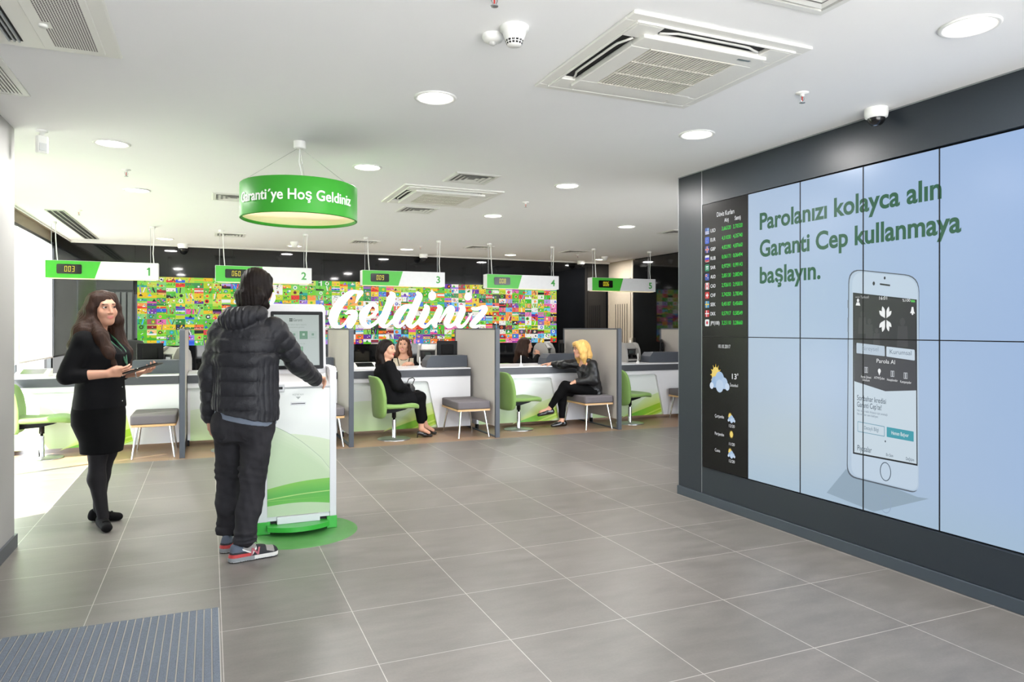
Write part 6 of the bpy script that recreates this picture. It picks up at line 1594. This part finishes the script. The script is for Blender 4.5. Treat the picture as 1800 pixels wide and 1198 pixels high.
# ===== clerks behind the counters
def clerk_smiling():
    root=thing('person','smiling clerk with brown hair in patterned cream top behind counter 3','person',(2.68,10.42,0),math.radians(-14))
    hc=V(0,-.03,1.150); R=rotm(-.18,-.02,.08); nk=V(0,.0,.985)
    S=SDF(.005); head(S,hc,R); trunk_skin(S,nk,hc)
    shL,elL,wrL=V(.165,.0,.925),V(.225,-.09,.72),V(.11,-.34,.885); shR,elR,wrR=V(-.165,.0,.925),V(-.215,-.05,.70),V(-.09,-.28,.78)
    S.loft([(.45,0,.02,.13,.10),(.70,0,.02,.11,.09),(.90,0,.01,.13,.09)],.03)
    for a,b,c in ((shR,elR,wrR),(shL,elL,wrL)): S.cap(a,b,.046,.04,.03); S.cap(b,c,.04,.028,.03)
    hand(S,wrL,(-.65,-.7,.05),(0,-.2,-1),(-.5,.6,.5),(.4,.5,.4),.95); hand(S,wrR,(.5,-.8,0),(0,0,-1),(.7,.4,0),(.3,.4,.3),.95)
    lg=[(V(-.09,0,.48),V(-.10,-.36,.50),V(-.10,-.30,.06)),(V(.09,0,.48),V(.10,-.36,.50),V(.10,-.30,.06))]
    for hip,kn,an in lg: S.cap(hip,kn,.08,.056,.03); S.cap(kn,an,.054,.036,.03); S.cap(an,an+V(0,-.12,-.03),.034,.028,.02)
    S.build('body',[m_skinB,m_lipr,m_browl,m_teeth,m_lash],root,face_mats(hc,R,1,True)); eyes(root,hc,R,m_eye)
    T=SDF(.006)
    T.loft([(.44,0,.02,.18,.15),(.60,0,.02,.165,.135),(.75,0,.01,.165,.135),(.85,0,.0,.172,.135),(.925,0,.01,.155,.095),(.965,0,.01,.10,.07)],.02,p=2.2)
    for q in (-1,1): T.ell(V(q*.07,-.09,.80),V(.075,.065,.075),None,.05)
    for a,b,c in ((shR,elR,wrR),(shL,elL,wrL)): T.cap(a,b,.066,.060,.04); T.cap(b,b*.25+c*.75,.060,.044,.03)
    T.ell(V(0,-.06,.985),V(.085,.09,.055),None,.01,op='s')
    def mf(P):
        x,y,z=np.abs(P[:,0]),P[:,1],P[:,2]; m=np.zeros(len(P)); m[x>.150+.25*np.maximum(z-.86,0)*0]=1
        m[(y<0)&(np.abs(x-(.060+.25*np.abs(z-.83)))<.007)]=1; m[z>.955]=1; m[(z>.925)&(y<-.02)&(np.sqrt(x**2+(z-1.0)**2)<.082)]=1
        return m
    T.build('patterned_top',[PM('cream_tweed',(196,184,164),0.95,noise=(150,0.35)),m_blackcl],root,mf)
    N=SDF(.008)
    for hip,kn,an in lg: N.cap(hip,kn,.095,.075,.03); N.cap(kn,an,.072,.055,.02)
    N.build('trousers',m_blackk,root)
    H=SDF(.006); P=lambda x,y,z: hc+R@V(x,y,z)
    H.ell(P(0,.028,.042),V(.083,.100,.090),R,.02); H.chain([P(0,.07,.0),P(0,.09,-.10),hc+V(0,.10,-.22)],[.075,.07,.04],.03)
    for q in (-1,1): H.chain([P(q*.05,.02,.07),P(q*.076,.03,-.02),hc+V(q*.088,.03,-.12),hc+V(q*.115,.02,-.21)],[.034,.034,.036,.018],.03)
    H.ell(P(0,-.105,-.02),V(.062,.082,.095),R,.012,op='s'); strands(H,.3,140,.003,16); H.build('hair',m_hairbr,root)
def clerk_dark():
    root=thing('person','clerk with long dark hair in profile behind counter 4, hand at her chin','person',(4.66,10.42,0),math.radians(62))
    hc=V(0,-.03,1.125); R=rotm(.35,.02,0); nk=V(0,.0,.96)
    S=SDF(.005); head(S,hc,R); trunk_skin(S,nk,hc)
    shL,elL,wrL=V(.165,.0,.90),V(.20,-.20,.74),V(.10,-.30,.90); shR,elR,wrR=V(-.165,.0,.90),V(-.235,-.16,.80),V(-.10,-.235,.965)
    S.loft([(.45,0,.02,.13,.10),(.70,0,.02,.11,.09),(.88,0,.01,.13,.09)],.03)
    for a,b,c in ((shR,elR,wrR),(shL,elL,wrL)): S.cap(a,b,.046,.04,.03); S.cap(b,c,.04,.028,.03)
    hand(S,wrR,(.55,.15,.80),(.5,.75,-.2),(.3,.6,.7),(.6,.9,.6),.95); hand(S,wrL,(-.5,-.7,-.1),(0,0,-1),(-.7,.4,0),(.3,.4,.3),.95)
    lg=[(V(-.09,0,.48),V(-.10,-.36,.50),V(-.10,-.30,.06)),(V(.09,0,.48),V(.10,-.36,.50),V(.10,-.30,.06))]
    for hip,kn,an in lg: S.cap(hip,kn,.08,.056,.03); S.cap(kn,an,.054,.036,.03); S.cap(an,an+V(0,-.12,-.03),.034,.028,.02)
    S.build('body',[m_skinB,m_lip,m_brow,m_teeth,m_lash],root,face_mats(hc,R)); eyes(root,hc,R,m_eye)
    T=SDF(.006); f=wob(61,20,.004)
    T.loft([(.44,0,.02,.18,.15),(.60,0,.02,.168,.138),(.75,0,.01,.168,.138),(.85,0,.0,.175,.138),(.90,0,.01,.158,.098),(.945,0,.01,.10,.07)],.02,p=2.2)
    for a,b,c in ((shR,elR,wrR),(shL,elL,wrL)): T.cap(a,b,.070,.064,.04); T.cap(b,b*.14+c*.86,.064,.048,.03)
    for q in (-1,1): T.ell(V(q*.07,-.09,.78),V(.075,.065,.075),None,.05)
    T.ell(V(0,-.08,.95),V(.045,.09,.075),None,.01,op='s'); T.post=lambda X,Y,Z:f(X,Y,Z)
    T.build('jacket',[m_blackcl,PM('white_shirt',(226,226,230),0.8)],root,lambda P:((np.abs(P[:,0])<.012+.34*np.maximum(P[:,2]-.70,0))&(P[:,1]<-.02)&(P[:,2]<.93)).astype(int))
    N=SDF(.008)
    for hip,kn,an in lg: N.cap(hip,kn,.095,.075,.03); N.cap(kn,an,.072,.055,.02)
    N.build('trousers',m_blackk,root)
    H=SDF(.006); P=lambda x,y,z: hc+R@V(x,y,z)
    H.ell(P(0,.028,.042),V(.084,.102,.090),R,.02); H.chain([P(0,.075,.0),P(0,.10,-.10),hc+V(0,.12,-.25),hc+V(0,.12,-.36)],[.078,.076,.075,.03],.03)
    for q in (-1,1): H.chain([P(q*.05,.01,.07),P(q*.078,.02,-.02),hc+V(q*.10,.01,-.14),hc+V(q*.13,-.03,-.30)],[.036,.038,.046,.02],.03)
    H.ell(P(0,-.105,-.02),V(.062,.080,.095),R,.012,op='s'); strands(H,.3,140,.003,18); H.build('hair',m_hairdk,root)
clerk_smiling(); clerk_dark()
